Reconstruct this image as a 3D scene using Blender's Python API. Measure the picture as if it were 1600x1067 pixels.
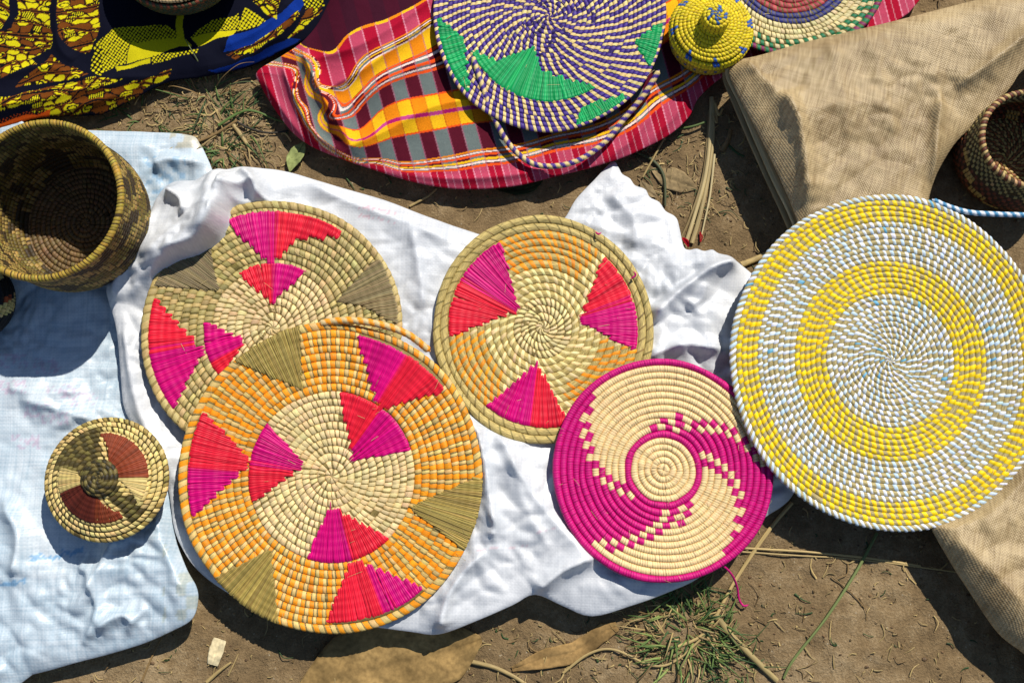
import bpy, math, random
import numpy as np
from mathutils import Vector, Matrix, Euler

random.seed(7); RNG = np.random.default_rng(11)
for o in list(bpy.data.objects): bpy.data.objects.remove(o)
scene = bpy.context.scene
COL = scene.collection
PI = math.pi

# ------------------------------------------------------------------ camera, sky, sun, exposure
CAM_D, CAM_T, CAM_F = 1.70, math.radians(10.5), 1700.0     # distance (m), tilt from plumb, focal length in photo pixels
CAM = Vector((0, -CAM_D*math.sin(CAM_T), CAM_D*math.cos(CAM_T)))
cd = bpy.data.cameras.new('camera'); cam = bpy.data.objects.new('camera', cd); COL.objects.link(cam)
cd.sensor_width = 36; cd.lens = 36*CAM_F/1600; cd.clip_start = 0.05; cd.clip_end = 200
cam.location = CAM; cam.rotation_euler = (CAM_T, 0, 0)
scene.camera = cam

SUN_AZ, SUN_EL = math.atan2(0.50, 0.86), math.radians(48)   # towards the sun, clockwise from +y
w = bpy.data.worlds.new('World'); scene.world = w; w.use_nodes = True
nt = w.node_tree; nt.nodes.clear()
sky = nt.nodes.new('ShaderNodeTexSky'); sky.sky_type = 'NISHITA'; sky.sun_disc = False
sky.ozone_density = 3.0; sky.dust_density = 0.3; sky.sun_elevation = SUN_EL; sky.sun_rotation = SUN_AZ
bg = nt.nodes.new('ShaderNodeBackground'); bg.inputs['Strength'].default_value = 0.075
wo = nt.nodes.new('ShaderNodeOutputWorld')
nt.links.new(sky.outputs[0], bg.inputs[0]); nt.links.new(bg.outputs[0], wo.inputs[0])
sl = bpy.data.lights.new('sun', 'SUN'); sl.energy = 4.6; sl.angle = math.radians(0.53); sl.color = (1.0, 0.955, 0.88)
sun = bpy.data.objects.new('sun', sl); COL.objects.link(sun)
to_sun = Vector((math.sin(SUN_AZ)*math.cos(SUN_EL), math.cos(SUN_AZ)*math.cos(SUN_EL), math.sin(SUN_EL)))
sun.rotation_euler = (-to_sun).to_track_quat('-Z', 'Y').to_euler(); sun.location = to_sun*5
vs = scene.view_settings
vs.view_transform = 'Standard'; vs.look = 'None'; vs.gamma = 1.0; vs.exposure = 0.22; vs.use_curve_mapping = False
scene.cycles.max_bounces = 5; scene.cycles.diffuse_bounces = 3; scene.cycles.use_denoising = True

# ------------------------------------------------------------------ helpers
CT, ST = math.cos(CAM_T), math.sin(CAM_T)
def P(px, py, z=0.0):
    """the point at height z that the photograph shows at pixel (px, py)"""
    u, v = px-800.0, 533.5-py
    d = Vector((u, CAM_F*ST + v*CT, -CAM_F*CT + v*ST))
    t = (z-CAM.z)/d.z
    return CAM + d*t
def to_px(X, Y, Z):
    """numpy: world -> photo pixel"""
    dx, dy, dz = X-CAM.x, Y-CAM.y, Z-CAM.z
    fw = dy*ST - dz*CT
    up = dy*CT + dz*ST
    return 800+CAM_F*dx/fw, 533.5-CAM_F*up/fw
def lin(r, g=None, b=None):
    c = np.array([r, g, b], float)/255.0
    return np.where(c <= 0.04045, c/12.92, ((c+0.055)/1.055)**2.4)

def mesh(name, V, F, mat, parent=None, col=None, uv=None, smooth=True):
    V = np.asarray(V, np.float32).reshape(-1, 3); F = np.asarray(F, np.int32)
    me = bpy.data.meshes.new(name)
    n, k = F.shape
    me.vertices.add(len(V)); me.vertices.foreach_set('co', V.ravel())
    me.loops.add(n*k); me.loops.foreach_set('vertex_index', F.ravel())
    me.polygons.add(n); me.polygons.foreach_set('loop_start', np.arange(0, n*k, k, dtype=np.int32))
    me.polygons.foreach_set('use_smooth', np.full(n, smooth, bool))
    if col is not None:
        a = me.attributes.new('Col', 'FLOAT_COLOR', 'POINT')
        c = np.ones((len(V), 4), np.float32); c[:, :3] = np.asarray(col).reshape(-1, 3)
        a.data.foreach_set('color', c.ravel())
    if uv is not None:
        a = me.attributes.new('uvp', 'FLOAT2', 'POINT')
        a.data.foreach_set('vector', np.asarray(uv, np.float32).ravel())
    me.update(calc_edges=True); me.validate()
    me.materials.append(mat)
    o = bpy.data.objects.new(name, me); COL.objects.link(o)
    if parent is not None: o.parent = parent
    return o
def tag(o, label, cat, group=None, kind=None):
    if label: o['label'] = label
    if cat: o['category'] = cat
    if group: o['group'] = group
    if kind: o['kind'] = kind
    return o
def empty(name, loc, label, cat, rot=(0, 0, 0), group=None):
    o = bpy.data.objects.new(name, None); COL.objects.link(o); o.empty_display_size = 0.02
    o.location = loc; o.rotation_euler = rot
    return tag(o, label, cat, group)

def gridF(nu, nv, closed_u=False, base=0):
    """quads of a nu x nv vertex grid (u slow, v fast)"""
    i = np.arange(nu if closed_u else nu-1)[:, None]; j = np.arange(nv-1)[None, :]
    i2 = (i+1) % nu
    return (base+np.stack([i*nv+j, i2*nv+j, i2*nv+j+1, i*nv+j+1], -1)).reshape(-1, 4)

def vnoise(x, y, seed=0):
    xi = np.floor(x).astype(np.int64); yi = np.floor(y).astype(np.int64)
    xf = x-xi; yf = y-yi
    sx = xf*xf*xf*(xf*(xf*6-15)+10); sy = yf*yf*yf*(yf*(yf*6-15)+10)
    def h(a, b):
        n = (a*374761393 + b*668265263 + seed*1442695041) & 0x7fffffff
        n = ((n ^ (n >> 13))*1274126177) & 0x7fffffff
        return ((n ^ (n >> 16)) & 0xffff)/65535.0*2-1
    a = h(xi, yi)*(1-sx)+h(xi+1, yi)*sx
    b = h(xi, yi+1)*(1-sx)+h(xi+1, yi+1)*sx
    return a*(1-sy)+b*sy
def fbm(x, y, seed=0, oct=4, gain=0.5):
    s = np.zeros_like(x, float); a = 1.0
    for k in range(oct):
        s += a*vnoise(x*2**k+17.3*k, y*2**k-9.1*k, seed+k); a *= gain
    return s

def voro(x, y, sx, sy, seed):
    gx, gy = x/sx, y/sy; xi, yi = np.floor(gx).astype(int), np.floor(gy).astype(int)
    f1 = np.full(x.shape, 9.0); f2 = np.full(x.shape, 9.0); cid = np.zeros(x.shape)
    for dx in (-1, 0, 1):
        for dy in (-1, 0, 1):
            a, b = (xi+dx).astype(float), (yi+dy).astype(float)
            jx = 0.5+0.42*vnoise(a+.0, b*1.0, seed) ; jy = 0.5+0.42*vnoise(a, b, seed+3); rv = vnoise(a, b, seed+9)
            d = np.hypot(gx-a-jx, gy-b-jy)
            m = d < f1; f2 = np.where(m, f1, np.minimum(f2, d)); cid = np.where(m, rv, cid); f1 = np.where(m, d, f1)
    return f1, f2, cid
# ------------------------------------------------------------------ materials
def newmat(name):
    m = bpy.data.materials.new(name); m.use_nodes = True
    n = m.node_tree.nodes; b = n['Principled BSDF']
    return m, m.node_tree, n, b
def L(nt, a, b): nt.links.new(a, b)
def mathn(nt, op, a, b=None):
    n = nt.nodes.new('ShaderNodeMath'); n.operation = op
    for i, v in enumerate((a, b)):
        if v is None: continue
        if isinstance(v, (int, float)): n.inputs[i].default_value = v
        else: nt.links.new(v, n.inputs[i])
    return n.outputs[0]
def fibre_mat(name, su, sv, contrast=0.5, rough=0.5, bump=0.4, spec=0.4, dist=0.0006, dirt=0.0):
    """plant fibre: colour of each stitch from its attribute, streaked along u"""
    m, nt, n, b = newmat(name)
    at = n.new('ShaderNodeAttribute'); at.attribute_name = 'Col'
    uv = n.new('ShaderNodeAttribute'); uv.attribute_name = 'uvp'
    mp = n.new('ShaderNodeMapping'); mp.inputs['Scale'].default_value = (su, sv, 1)
    L(nt, uv.outputs['Vector'], mp.inputs[0])
    nz = n.new('ShaderNodeTexNoise'); nz.inputs['Scale'].default_value = 1.0; nz.inputs['Detail'].default_value = 3
    L(nt, mp.outputs[0], nz.inputs['Vector'])
    r = n.new('ShaderNodeMapRange'); r.inputs[1].default_value = 0.25; r.inputs[2].default_value = 0.75
    r.inputs[3].default_value = 1-contrast; r.inputs[4].default_value = 1+contrast*0.45
    L(nt, nz.outputs[0], r.inputs[0])
    mx = n.new('ShaderNodeMix'); mx.data_type = 'RGBA'; mx.blend_type = 'MULTIPLY'; mx.inputs[0].default_value = 1
    L(nt, at.outputs['Color'], mx.inputs[6]); 
    cc = n.new('ShaderNodeCombineColor')
    for k in range(3): L(nt, r.outputs[0], cc.inputs[k])
    L(nt, cc.outputs[0], mx.inputs[7])
    L(nt, mx.outputs[2], b.inputs['Base Color'])
    b.inputs['Roughness'].default_value = rough; b.inputs['Specular IOR Level'].default_value = spec
    bp = n.new('ShaderNodeBump'); bp.inputs['Strength'].default_value = bump; bp.inputs['Distance'].default_value = dist
    L(nt, nz.outputs[0], bp.inputs['Height']); L(nt, bp.outputs[0], b.inputs['Normal'])
    return m
M_STITCH = fibre_mat('raffia stitch', 1.2, 9, 0.35, 0.55, 0.5, 0.3)
M_CORE = fibre_mat('grass bundle', 0.9, 16, 0.75, 0.6, 0.9, 0.25, 0.0012)
M_STRAND = fibre_mat('raffia strand', 0.5, 3, 0.35, 0.5, 0.35, 0.22)
M_DRY = fibre_mat('dry grass strand', 0.5, 4, 0.55, 0.6, 0.5, 0.25)

def sack_mat(name, base, tint, weave=420.0, rough=0.42, spec=0.4, vary=0.12, bstr=0.5, ang=0.1, stk=.35, wb=.035, asym=1.0, sb=.35):
    """woven plastic tape: two crossed bands of raised tape, worn tint patches"""
    m, nt, n, b = newmat(name)
    tc = n.new('ShaderNodeTexCoord')
    mp = n.new('ShaderNodeMapping'); mp.inputs['Rotation'].default_value = (0, 0, ang)
    L(nt, tc.outputs['Object'], mp.inputs[0])
    nzw = n.new('ShaderNodeTexNoise'); nzw.inputs['Scale'].default_value = 14; nzw.inputs['Detail'].default_value = 2
    L(nt, mp.outputs[0], nzw.inputs['Vector'])
    mixv = n.new('ShaderNodeVectorMath'); mixv.operation = 'MULTIPLY_ADD'
    L(nt, nzw.outputs['Color'], mixv.inputs[0]); mixv.inputs[1].default_value = (0.012, 0.012, 0.012); L(nt, mp.outputs[0], mixv.inputs[2])
    sx = n.new('ShaderNodeSeparateXYZ'); L(nt, mixv.outputs[0], sx.inputs[0])
    wx = mathn(nt, 'SINE', mathn(nt, 'MULTIPLY', sx.outputs[0], weave*PI))
    wy = mathn(nt, 'SINE', mathn(nt, 'MULTIPLY', sx.outputs[1], weave*PI))
    prod = mathn(nt, 'MULTIPLY', wx, wy)
    big = n.new('ShaderNodeTexNoise'); big.inputs['Scale'].default_value = 9; big.inputs['Detail'].default_value = 6; big.inputs['Roughness'].default_value = 0.65
    L(nt, tc.outputs['Object'], big.inputs['Vector'])
    # streaks of single tapes
    st = n.new('ShaderNodeMapping'); st.inputs['Scale'].default_value = (8, 330, 1); L(nt, mixv.outputs[0], st.inputs[0])
    sn = n.new('ShaderNodeTexNoise'); sn.inputs['Scale'].default_value = 1; sn.inputs['Detail'].default_value = 2; L(nt, st.outputs[0], sn.inputs['Vector'])
    st2 = n.new('ShaderNodeMapping'); st2.inputs['Scale'].default_value = (330, 8 if asym == 1 else 26, 1); L(nt, mixv.outputs[0], st2.inputs[0])
    sn2 = n.new('ShaderNodeTexNoise'); sn2.inputs['Scale'].default_value = 1; sn2.inputs['Detail'].default_value = 2; L(nt, st2.outputs[0], sn2.inputs['Vector'])
    streak = mathn(nt, 'ADD', mathn(nt, 'MULTIPLY', sn.outputs[0], asym), mathn(nt, 'MULTIPLY', sn2.outputs[0], 2-asym))
    f = mathn(nt, 'ADD', mathn(nt, 'MULTIPLY', big.outputs[0], 0.9), mathn(nt, 'MULTIPLY', streak, stk))
    cr = n.new('ShaderNodeValToRGB'); hw_ = .10+.17*stk; f = mathn(nt, 'ADD', f, .5-.45-stk); cr.color_ramp.elements[0].position = max(0, .5-hw_); cr.color_ramp.elements[1].position = min(1, .5+hw_)
    cr.color_ramp.elements[0].color = (*tint, 1); cr.color_ramp.elements[1].color = (*base, 1)
    L(nt, f, cr.inputs[0])
    wv = mathn(nt, 'ADD', 1-vary*0.5, mathn(nt, 'MULTIPLY', prod, vary*0.5))
    mx = n.new('ShaderNodeMix'); mx.data_type = 'RGBA'; mx.blend_type = 'MULTIPLY'; mx.inputs[0].default_value = 1
    L(nt, cr.outputs[0], mx.inputs[6]); cc = n.new('ShaderNodeCombineColor')
    for k in range(3): L(nt, wv, cc.inputs[k])
    L(nt, cc.outputs[0], mx.inputs[7])
    at = n.new('ShaderNodeAttribute'); at.attribute_name = 'Col'
    mx2 = n.new('ShaderNodeMix'); mx2.data_type = 'RGBA'; mx2.blend_type = 'MULTIPLY'; mx2.inputs[0].default_value = 1
    L(nt, mx.outputs[2], mx2.inputs[6]); L(nt, at.outputs['Color'], mx2.inputs[7])
    L(nt, mx2.outputs[2], b.inputs['Base Color'])
    hh = mathn(nt, 'ADD', mathn(nt, 'MULTIPLY', prod, wb), mathn(nt, 'MULTIPLY', streak, sb))
    bp = n.new('ShaderNodeBump'); bp.inputs['Strength'].default_value = bstr; bp.inputs['Distance'].default_value = 0.0009
    L(nt, hh, bp.inputs['Height']); L(nt, bp.outputs[0], b.inputs['Normal'])
    b.inputs['Roughness'].default_value = rough; b.inputs['Specular IOR Level'].default_value = spec
    return m
M_SACK = sack_mat('white woven sack', (0.675, 0.68, 0.685), (0.50, 0.52, 0.545), ang=0.06, weave=330, vary=.05, bstr=.7, stk=.28, rough=.40, spec=.5)
M_SACK2 = sack_mat('older white woven sack', (0.60, 0.655, 0.69), (0.37, 0.47, 0.54), ang=-0.03, weave=330, vary=.07, bstr=.8, stk=.5, rough=.40, spec=.5)
M_BURLAP = sack_mat('brown woven sack', (0.52, 0.385, 0.20), (0.27, 0.182, 0.082), weave=470, rough=0.48, spec=0.35, vary=0.22, bstr=1.0, ang=0.30, stk=.55, wb=.25, asym=.7, sb=.6)
def cloth_mat(name, weave=900, rough=0.85):
    m, nt, n, b = newmat(name)
    at = n.new('ShaderNodeAttribute'); at.attribute_name = 'Col'
    tc = n.new('ShaderNodeTexCoord')
    nz = n.new('ShaderNodeTexNoise'); nz.inputs['Scale'].default_value = weave; nz.inputs['Detail'].default_value = 2
    L(nt, tc.outputs['Object'], nz.inputs['Vector'])
    r = n.new('ShaderNodeMapRange'); r.inputs[1].default_value = 0.3; r.inputs[2].default_value = 0.7; r.inputs[3].default_value = 0.72; r.inputs[4].default_value = 1.15
    L(nt, nz.outputs[0], r.inputs[0]); cc = n.new('ShaderNodeCombineColor')
    for k in range(3): L(nt, r.outputs[0], cc.inputs[k])
    mx = n.new('ShaderNodeMix'); mx.data_type = 'RGBA'; mx.blend_type = 'MULTIPLY'; mx.inputs[0].default_value = 1
    L(nt, at.outputs['Color'], mx.inputs[6]); L(nt, cc.outputs[0], mx.inputs[7]); L(nt, mx.outputs[2], b.inputs['Base Color'])
    bp = n.new('ShaderNodeBump'); bp.inputs['Strength'].default_value = 0.25; bp.inputs['Distance'].default_value = 0.0006
    L(nt, nz.outputs[0], bp.inputs['Height']); L(nt, bp.outputs[0], b.inputs['Normal'])
    b.inputs['Roughness'].default_value = rough; b.inputs['Specular IOR Level'].default_value = 0.08
    return m
M_CLOTH = cloth_mat('cotton cloth')
def dirt_mat():
    m, nt, n, b = newmat('trodden dirt')
    tc = n.new('ShaderNodeTexCoord')
    def nz(s, d, ro=0.6):
        x = n.new('ShaderNodeTexNoise'); x.inputs['Scale'].default_value = s; x.inputs['Detail'].default_value = d; x.inputs['Roughness'].default_value = ro
        L(nt, tc.outputs['Object'], x.inputs['Vector']); return x.outputs[0]
    a, c, f = nz(5, 6), nz(38, 6, 0.7), nz(320, 3, 0.7)
    s = mathn(nt, 'ADD', mathn(nt, 'MULTIPLY', a, 0.5), mathn(nt, 'ADD', mathn(nt, 'MULTIPLY', c, 0.35), mathn(nt, 'MULTIPLY', f, 0.25)))
    cr = n.new('ShaderNodeValToRGB'); e = cr.color_ramp.elements
    e[0].position = 0.36; e[0].color = (0.078, 0.052, 0.027, 1); e[1].position = 0.74; e[1].color = (0.40, 0.295, 0.165, 1)
    k = e.new(0.55); k.color = (0.205, 0.138, 0.068, 1)
    L(nt, s, cr.inputs[0])
    # pale grit
    vo = n.new('ShaderNodeTexVoronoi'); vo.inputs['Scale'].default_value = 130; L(nt, tc.outputs['Object'], vo.inputs['Vector'])
    g = mathn(nt, 'MULTIPLY', mathn(nt, 'LESS_THAN', vo.outputs['Distance'], 0.16), mathn(nt, 'GREATER_THAN', c, 0.56))
    mx = n.new('ShaderNodeMix'); mx.data_type = 'RGBA'; L(nt, g, mx.inputs[0]); L(nt, cr.outputs[0], mx.inputs[6]); mx.inputs[7].default_value = (0.36, 0.29, 0.19, 1)
    L(nt, mx.outputs[2], b.inputs['Base Color'])
    h = mathn(nt, 'ADD', mathn(nt, 'MULTIPLY', c, 1.3), mathn(nt, 'MULTIPLY', f, 0.5))
    bp = n.new('ShaderNodeBump'); bp.inputs['Strength'].default_value = 0.8; bp.inputs['Distance'].default_value = 0.006
    L(nt, h, bp.inputs['Height']); L(nt, bp.outputs[0], b.inputs['Normal'])
    b.inputs['Roughness'].default_value = 0.95; b.inputs['Specular IOR Level'].default_value = 0.1
    return m
M_DIRT = dirt_mat()
M_LEAF = cloth_mat('dead leaf', 160, .8)
M_PLANT = fibre_mat('plant litter', 0.6, 4, 0.4, 0.6, 0.3, 0.3)

# ------------------------------------------------------------------ frames of the flat trays (needed by the cloth under them)
class Frame:
    def __init__(s, cx, cy, r, z, tx=0, ty=0, dish=0.008, ry=None, wob=0.006, seed=0):
        s.c = P(cx, cy, z); s.r = r; s.z = z
        ry = ry or r
        s.kx = (P(cx+r, cy, z).x-P(cx-r, cy, z).x)/(2*r)/math.cos(math.radians(ty))
        s.ky = (P(cx, cy-ry, z).y-P(cx, cy+ry, z).y)/(2*r)/math.cos(math.radians(tx))
        s.rot = Euler((math.radians(tx), math.radians(ty), 0)); s.dish = dish; s.wob = wob; s.seed = seed
        s.n = s.rot.to_matrix() @ Vector((0, 0, 1))
    def W(s, R, th, z):
        """R in photo pixels, th angle -> local position"""
        f = R/s.r
        Rw = R*(1+f*f*s.wob*(np.sin(2*th+s.seed)+0.6*np.sin(3*th+2.1*s.seed)+0.4*np.sin(7*th+s.seed)))
        Rw = Rw+1.3*np.clip(f*4, 0, 1)*vnoise(np.cos(th)*2.6+R*.045, np.sin(th)*2.6+R*.05, int(s.seed*7)+3)
        zz = z+0.0007*vnoise(np.cos(th)*5+R*.06, np.sin(th)*5, int(s.seed*7)+9) + s.dish*f**2 + 0.0022*f*f*(np.sin(2*th+1.3*s.seed)+0.7*np.sin(3*th+s.seed*.7))
        return np.stack([Rw*s.kx*np.cos(th), Rw*s.ky*np.sin(th), zz], -1)
    def under(s, X, Y):
        return s.c.z-(s.n.x*(X-s.c.x)+s.n.y*(Y-s.c.y))/s.n.z-0.0065
    def inside(s, X, Y):
        return np.sqrt(((X-s.c.x)/(s.r*s.kx))**2+((Y-s.c.y)/(s.r*s.ky))**2)

FA = Frame(426, 513, 201, 0.046, 0.5, 0.5, seed=1)
FB = Frame(519, 744, 234, 0.060, 5.0, 0.5, ry=241, seed=2.2, wob=0.008)
FC = Frame(848, 513, 171, 0.044, 1.5, 0.0, ry=176, seed=3, dish=.004)
FD = Frame(1036, 734, 173, 0.056, 2.0, 2.0, seed=4, dish=.003, wob=.004)
FE = Frame(1390, 563, 250, 0.069, 3.0, 0.0, ry=258, dish=0.003, seed=5, wob=0.006)
FF = Frame(858, 27, 181, 0.046, -1.0, 0.0, ry=177, seed=6)
FH = Frame(1235, -62, 150, 0.055, 1.0, -1, seed=7)

class Foot:
    """where a basket presses the cloth down"""
    def __init__(s, p, r, n=(0, 0, 1)): s.c, s.r, s.n = p, r, Vector(n).normalized()
    def inside(s, X, Y): return np.hypot(X-s.c.x, Y-s.c.y)/s.r
    def under(s, X, Y): return s.c.z-(s.n.x*(X-s.c.x)+s.n.y*(Y-s.c.y))/s.n.z-.0025
FI = Foot(P(136, 350, .030), .104, (-.045, -.059, 1)); FJ = Foot(Vector((P(169, 749, .080).x, P(169, 749, .080).y, .034)), .074); FL = Foot(P(-32, 476, .026), .058); FG = Foot(P(1103, 68, .03), .056); FM = Foot(P(292, -48, .03), .07)

# ------------------------------------------------------------------ ground
def ground_h(X, Y):
    return 0.0045*fbm(X*4, Y*4, 3, 4)+0.0024*fbm(X*30, Y*30, 9, 4, .6)-0.003
gx = np.linspace(-1.25, 1.25, 420); gy = np.linspace(-0.95, 0.95, 320)
GX, GY = np.meshgrid(gx, gy, indexing='ij')
GZ = ground_h(GX, GY)
edge = np.minimum(np.minimum(GX+1.25, 1.25-GX), np.minimum(GY+0.95, 0.95-GY)); GZ = GZ*np.clip(edge/0.1, 0, 1)
V = np.stack([GX, GY, GZ], -1).reshape(-1, 3); F = gridF(420, 320)
corner = [0, 419*320, 419*320+319, 319]
far = 40.0
V = np.vstack([V, [[-far, -far, 0], [far, -far, 0], [far, far, 0], [-far, far, 0]]]); nb = 420*320
ring_in = [corner[0], corner[1], corner[2], corner[3]]
extra = []
sides = [np.arange(420)*320, 419*320+np.arange(320), np.arange(419, -1, -1)*320+319, np.arange(319, -1, -1)]
tri = []
for k, sd in enumerate(sides):
    a, b2 = nb+k, nb+(k+1) % 4
    m = len(sd)//2
    for i in range(len(sd)-1):
        tri.append((sd[i+1], sd[i], a if i < m else b2, a if i < m else b2))
    tri.append((sd[m], a, b2, b2))
gobj_me = bpy.data.meshes.new('ground')
polys = [tuple(int(q) for q in f) for f in F]+[tuple(int(q) for q in t[:3]) for t in tri]
gobj_me.from_pydata(V.tolist(), [], polys); gobj_me.polygons.foreach_set('use_smooth', [True]*len(polys)); gobj_me.materials.append(M_DIRT)
ground = bpy.data.objects.new('ground', gobj_me); COL.objects.link(ground); ground['kind'] = 'structure'

# ------------------------------------------------------------------ cloth: outline + height field + rolled-under edge
def catmull(pts, n=8, closed=True):
    pts = np.asarray(pts, float); m = len(pts); out = []
    rng = range(m if closed else m-1)
    for i in rng:
        if closed: p0, p1, p2, p3 = pts[i-1], pts[i], pts[(i+1) % m], pts[(i+2) % m]
        else: p0, p1, p2, p3 = pts[max(i-1, 0)], pts[i], pts[i+1], pts[min(i+2, m-1)]
        for k in range(n):
            t = k/n
            out.append(0.5*((2*p1)+(-p0+p2)*t+(2*p0-5*p1+4*p2-p3)*t*t+(-p0+3*p1-3*p2+p3)*t**3))
    if not closed: out.append(pts[-1])
    return np.array(out)
def seg_dist(X, Y, A, B):
    """distance of points to polyline segments, index of nearest and parameter"""
    best = np.full(X.shape, 1e9); idx = np.zeros(X.shape, int); tt = np.zeros(X.shape); side = np.zeros(X.shape)
    for i in range(len(A)):
        ax, ay = A[i]; bx, by = B[i]; dx, dy = bx-ax, by-ay; l2 = dx*dx+dy*dy+1e-12
        t = np.clip(((X-ax)*dx+(Y-ay)*dy)/l2, 0, 1)
        d = np.hypot(X-ax-t*dx, Y-ay-t*dy)
        m = d < best
        best[m] = d[m]; idx[m] = i; tt[m] = t[m]
        side[m] = ((X-ax)*dy-(Y-ay)*dx)[m]
    return best, idx, tt, np.sign(side)
def inside_poly(X, Y, poly):
    ins = np.zeros(X.shape, bool); n = len(poly)
    for i in range(n):
        x1, y1 = poly[i]; x2, y2 = poly[(i+1) % n]
        c = ((y1 > Y) != (y2 > Y))
        ins ^= c & (X < (x2-x1)*(Y-y1)/(y2-y1+1e-15)+x1)
    return ins

def build_cloth(name, outline, mat, step, ctrl, folds, seed, colour=None, trays=(), blend=0.045, crinkle=0.0025,
                wrinkle=0.004, smooth=6, roll=0.004, floor=0.0015, jag=0.0, sink=None, crumple=0.0, fold_gain=1.0):
    """outline: (px, py, edge height); ctrl: (px, py, height); folds: (pixel polyline, height, width, lee width)"""
    o = catmull(outline, smooth) if smooth > 1 else np.asarray(outline, float)
    Q = np.array([(*P(a, b, h)[:2], h) for a, b, h in o])
    if jag:
        nrm = np.roll(Q[:, :2], -1, 0)-np.roll(Q[:, :2], 1, 0); nrm = np.stack([nrm[:, 1], -nrm[:, 0]], -1)
        nrm /= np.linalg.norm(nrm, axis=1)[:, None]+1e-9
        Q[:, :2] += nrm*RNG.normal(0, jag, (len(Q), 1))
    poly = Q[:, :2]
    x0, y0 = poly.min(0)-step; x1, y1 = poly.max(0)+step
    nx, ny = int((x1-x0)/step)+2, int((y1-y0)/step)+2
    X, Y = np.meshgrid(x0+step*np.arange(nx), y0+step*np.arange(ny), indexing='ij')
    ins = inside_poly(X, Y, poly)
    cell = ins[:-1, :-1] & ins[1:, :-1] & ins[1:, 1:] & ins[:-1, 1:]
    ids = np.arange(nx*ny).reshape(nx, ny)
    Fq = np.stack([ids[:-1, :-1], ids[1:, :-1], ids[1:, 1:], ids[:-1, 1:]], -1)[cell]
    used = np.unique(Fq); remap = np.full(nx*ny, -1); remap[used] = np.arange(len(used))
    Fq = remap[Fq]
    x, y = X.ravel()[used].copy(), Y.ravel()[used].copy()
    # boundary edges, snapped to the outline
    E = np.concatenate([Fq[:, [0, 1]], Fq[:, [1, 2]], Fq[:, [2, 3]], Fq[:, [3, 0]]])
    key = np.sort(E, 1); kk = key[:, 0].astype(np.int64)*len(x)+key[:, 1]
    _, inv, cnt = np.unique(kk, return_inverse=True, return_counts=True)
    BE = E[cnt[inv] == 1]
    bv = np.unique(BE)
    A, B = poly, np.roll(poly, -1, 0)
    d, idx, t, _ = seg_dist(x, y, A, B)
    bx = A[idx[bv], 0]+(B[idx[bv], 0]-A[idx[bv], 0])*t[bv]; by = A[idx[bv], 1]+(B[idx[bv], 1]-A[idx[bv], 1])*t[bv]
    x[bv], y[bv] = bx, by
    he = Q[idx, 2]*(1-t)+np.roll(Q[:, 2], -1)[idx]*t
    d[bv] = 0
    # inner height
    zc = np.zeros_like(x); ws = np.full_like(x, 1e-9)
    for a, b, h in ctrl:
        q = P(a, b, h); wgt = 1/((x-q.x)**2+(y-q.y)**2+0.0009)**1.5
        zc += wgt*h; ws += wgt
    zc /= ws
    s = np.clip(d/blend, 0, 1); s = 1-(1-s)**2.2
    z = he*(1-s)+zc*s
    for f in folds:
        pl, amp, wd, lee = f[:4]
        pw = np.array([P(a, b, 0.05)[:2] for a, b in catmull(pl, 6, False)])
        dd, ii, t2, sd = seg_dist(x, y, pw[:-1], pw[1:])
        along = (ii+t2)/(len(pw)-1)
        wl = np.where(sd > 0, wd, lee)
        env = np.clip(np.minimum(along, 1-along)*5+0.25, 0, 1)
        z += amp*fold_gain*env*np.exp(-(np.sqrt(dd**2+0.003**2)-0.003)/wl*1.4)*np.clip(d/0.02+0.35, 0, 1)
    wr = fbm(x*7+3*seed, y*7, seed, 4)
    ridge = 1-np.abs(fbm(x*13, y*13+seed, seed+5, 3)); ridge2 = 1-np.abs(fbm(x*31+5, y*31+seed, seed+8, 3))
    damp = np.clip(d/0.03, 0.15, 1)
    z += damp*(wrinkle*wr+crinkle*(ridge-0.6)+crinkle*0.45*(ridge2-0.6))
    if crumple:
        # sharp creases of stiff woven plastic: facets between crease lines, gathered in patches
        wx_, wy_ = x+.02*vnoise(x*11, y*11, seed+40), y+.02*vnoise(x*11+7, y*11, seed+41)
        for (cs, am, asp, rot) in ((.085, 1.0, .55, .5), (.046, .55, .6, -.6), (.024, .26, .7, 1.1)):
            ca, sa = math.cos(rot), math.sin(rot)
            f1, f2, _ = voro(wx_*ca+wy_*sa, -wx_*sa+wy_*ca, cs, cs*asp, seed+int(cs*1000))
            patch = np.clip(.55+.9*vnoise(x*8+cs*90, y*8, seed+50), .12, 1.2)
            z += damp*crumple*am*patch*(np.minimum(f2-f1, .7)-.35)
    for T in trays:
        f = T.inside(x, y); u = T.under(x, y)
        lim = u+np.clip(f-0.97, 0, 1)**1.0*0.35
        z = np.minimum(z, lim)
    if sink is not None: z = sink(x, y, z)
    z = np.maximum(z, ground_h(x, y)+0.004)
    n0 = len(x)
    V = np.stack([x, y, z], -1)
    # rolled edge: three more loops below the boundary
    pos = np.full(n0, -1); pos[bv] = np.arange(len(bv))
    outw = np.zeros((len(bv), 2))
    ed = V[BE[:, 1], :2]-V[BE[:, 0], :2]; en = np.stack([ed[:, 1], -ed[:, 0]], -1)
    np.add.at(outw, pos[BE[:, 0]], en); np.add.at(outw, pos[BE[:, 1]], en)
    outw /= np.linalg.norm(outw, axis=1)[:, None]+1e-9
    zb = V[bv, 2]; gb = ground_h(V[bv, 0], V[bv, 1])+floor
    hgt = np.maximum(zb-gb, 0.001)
    loops = []
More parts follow.
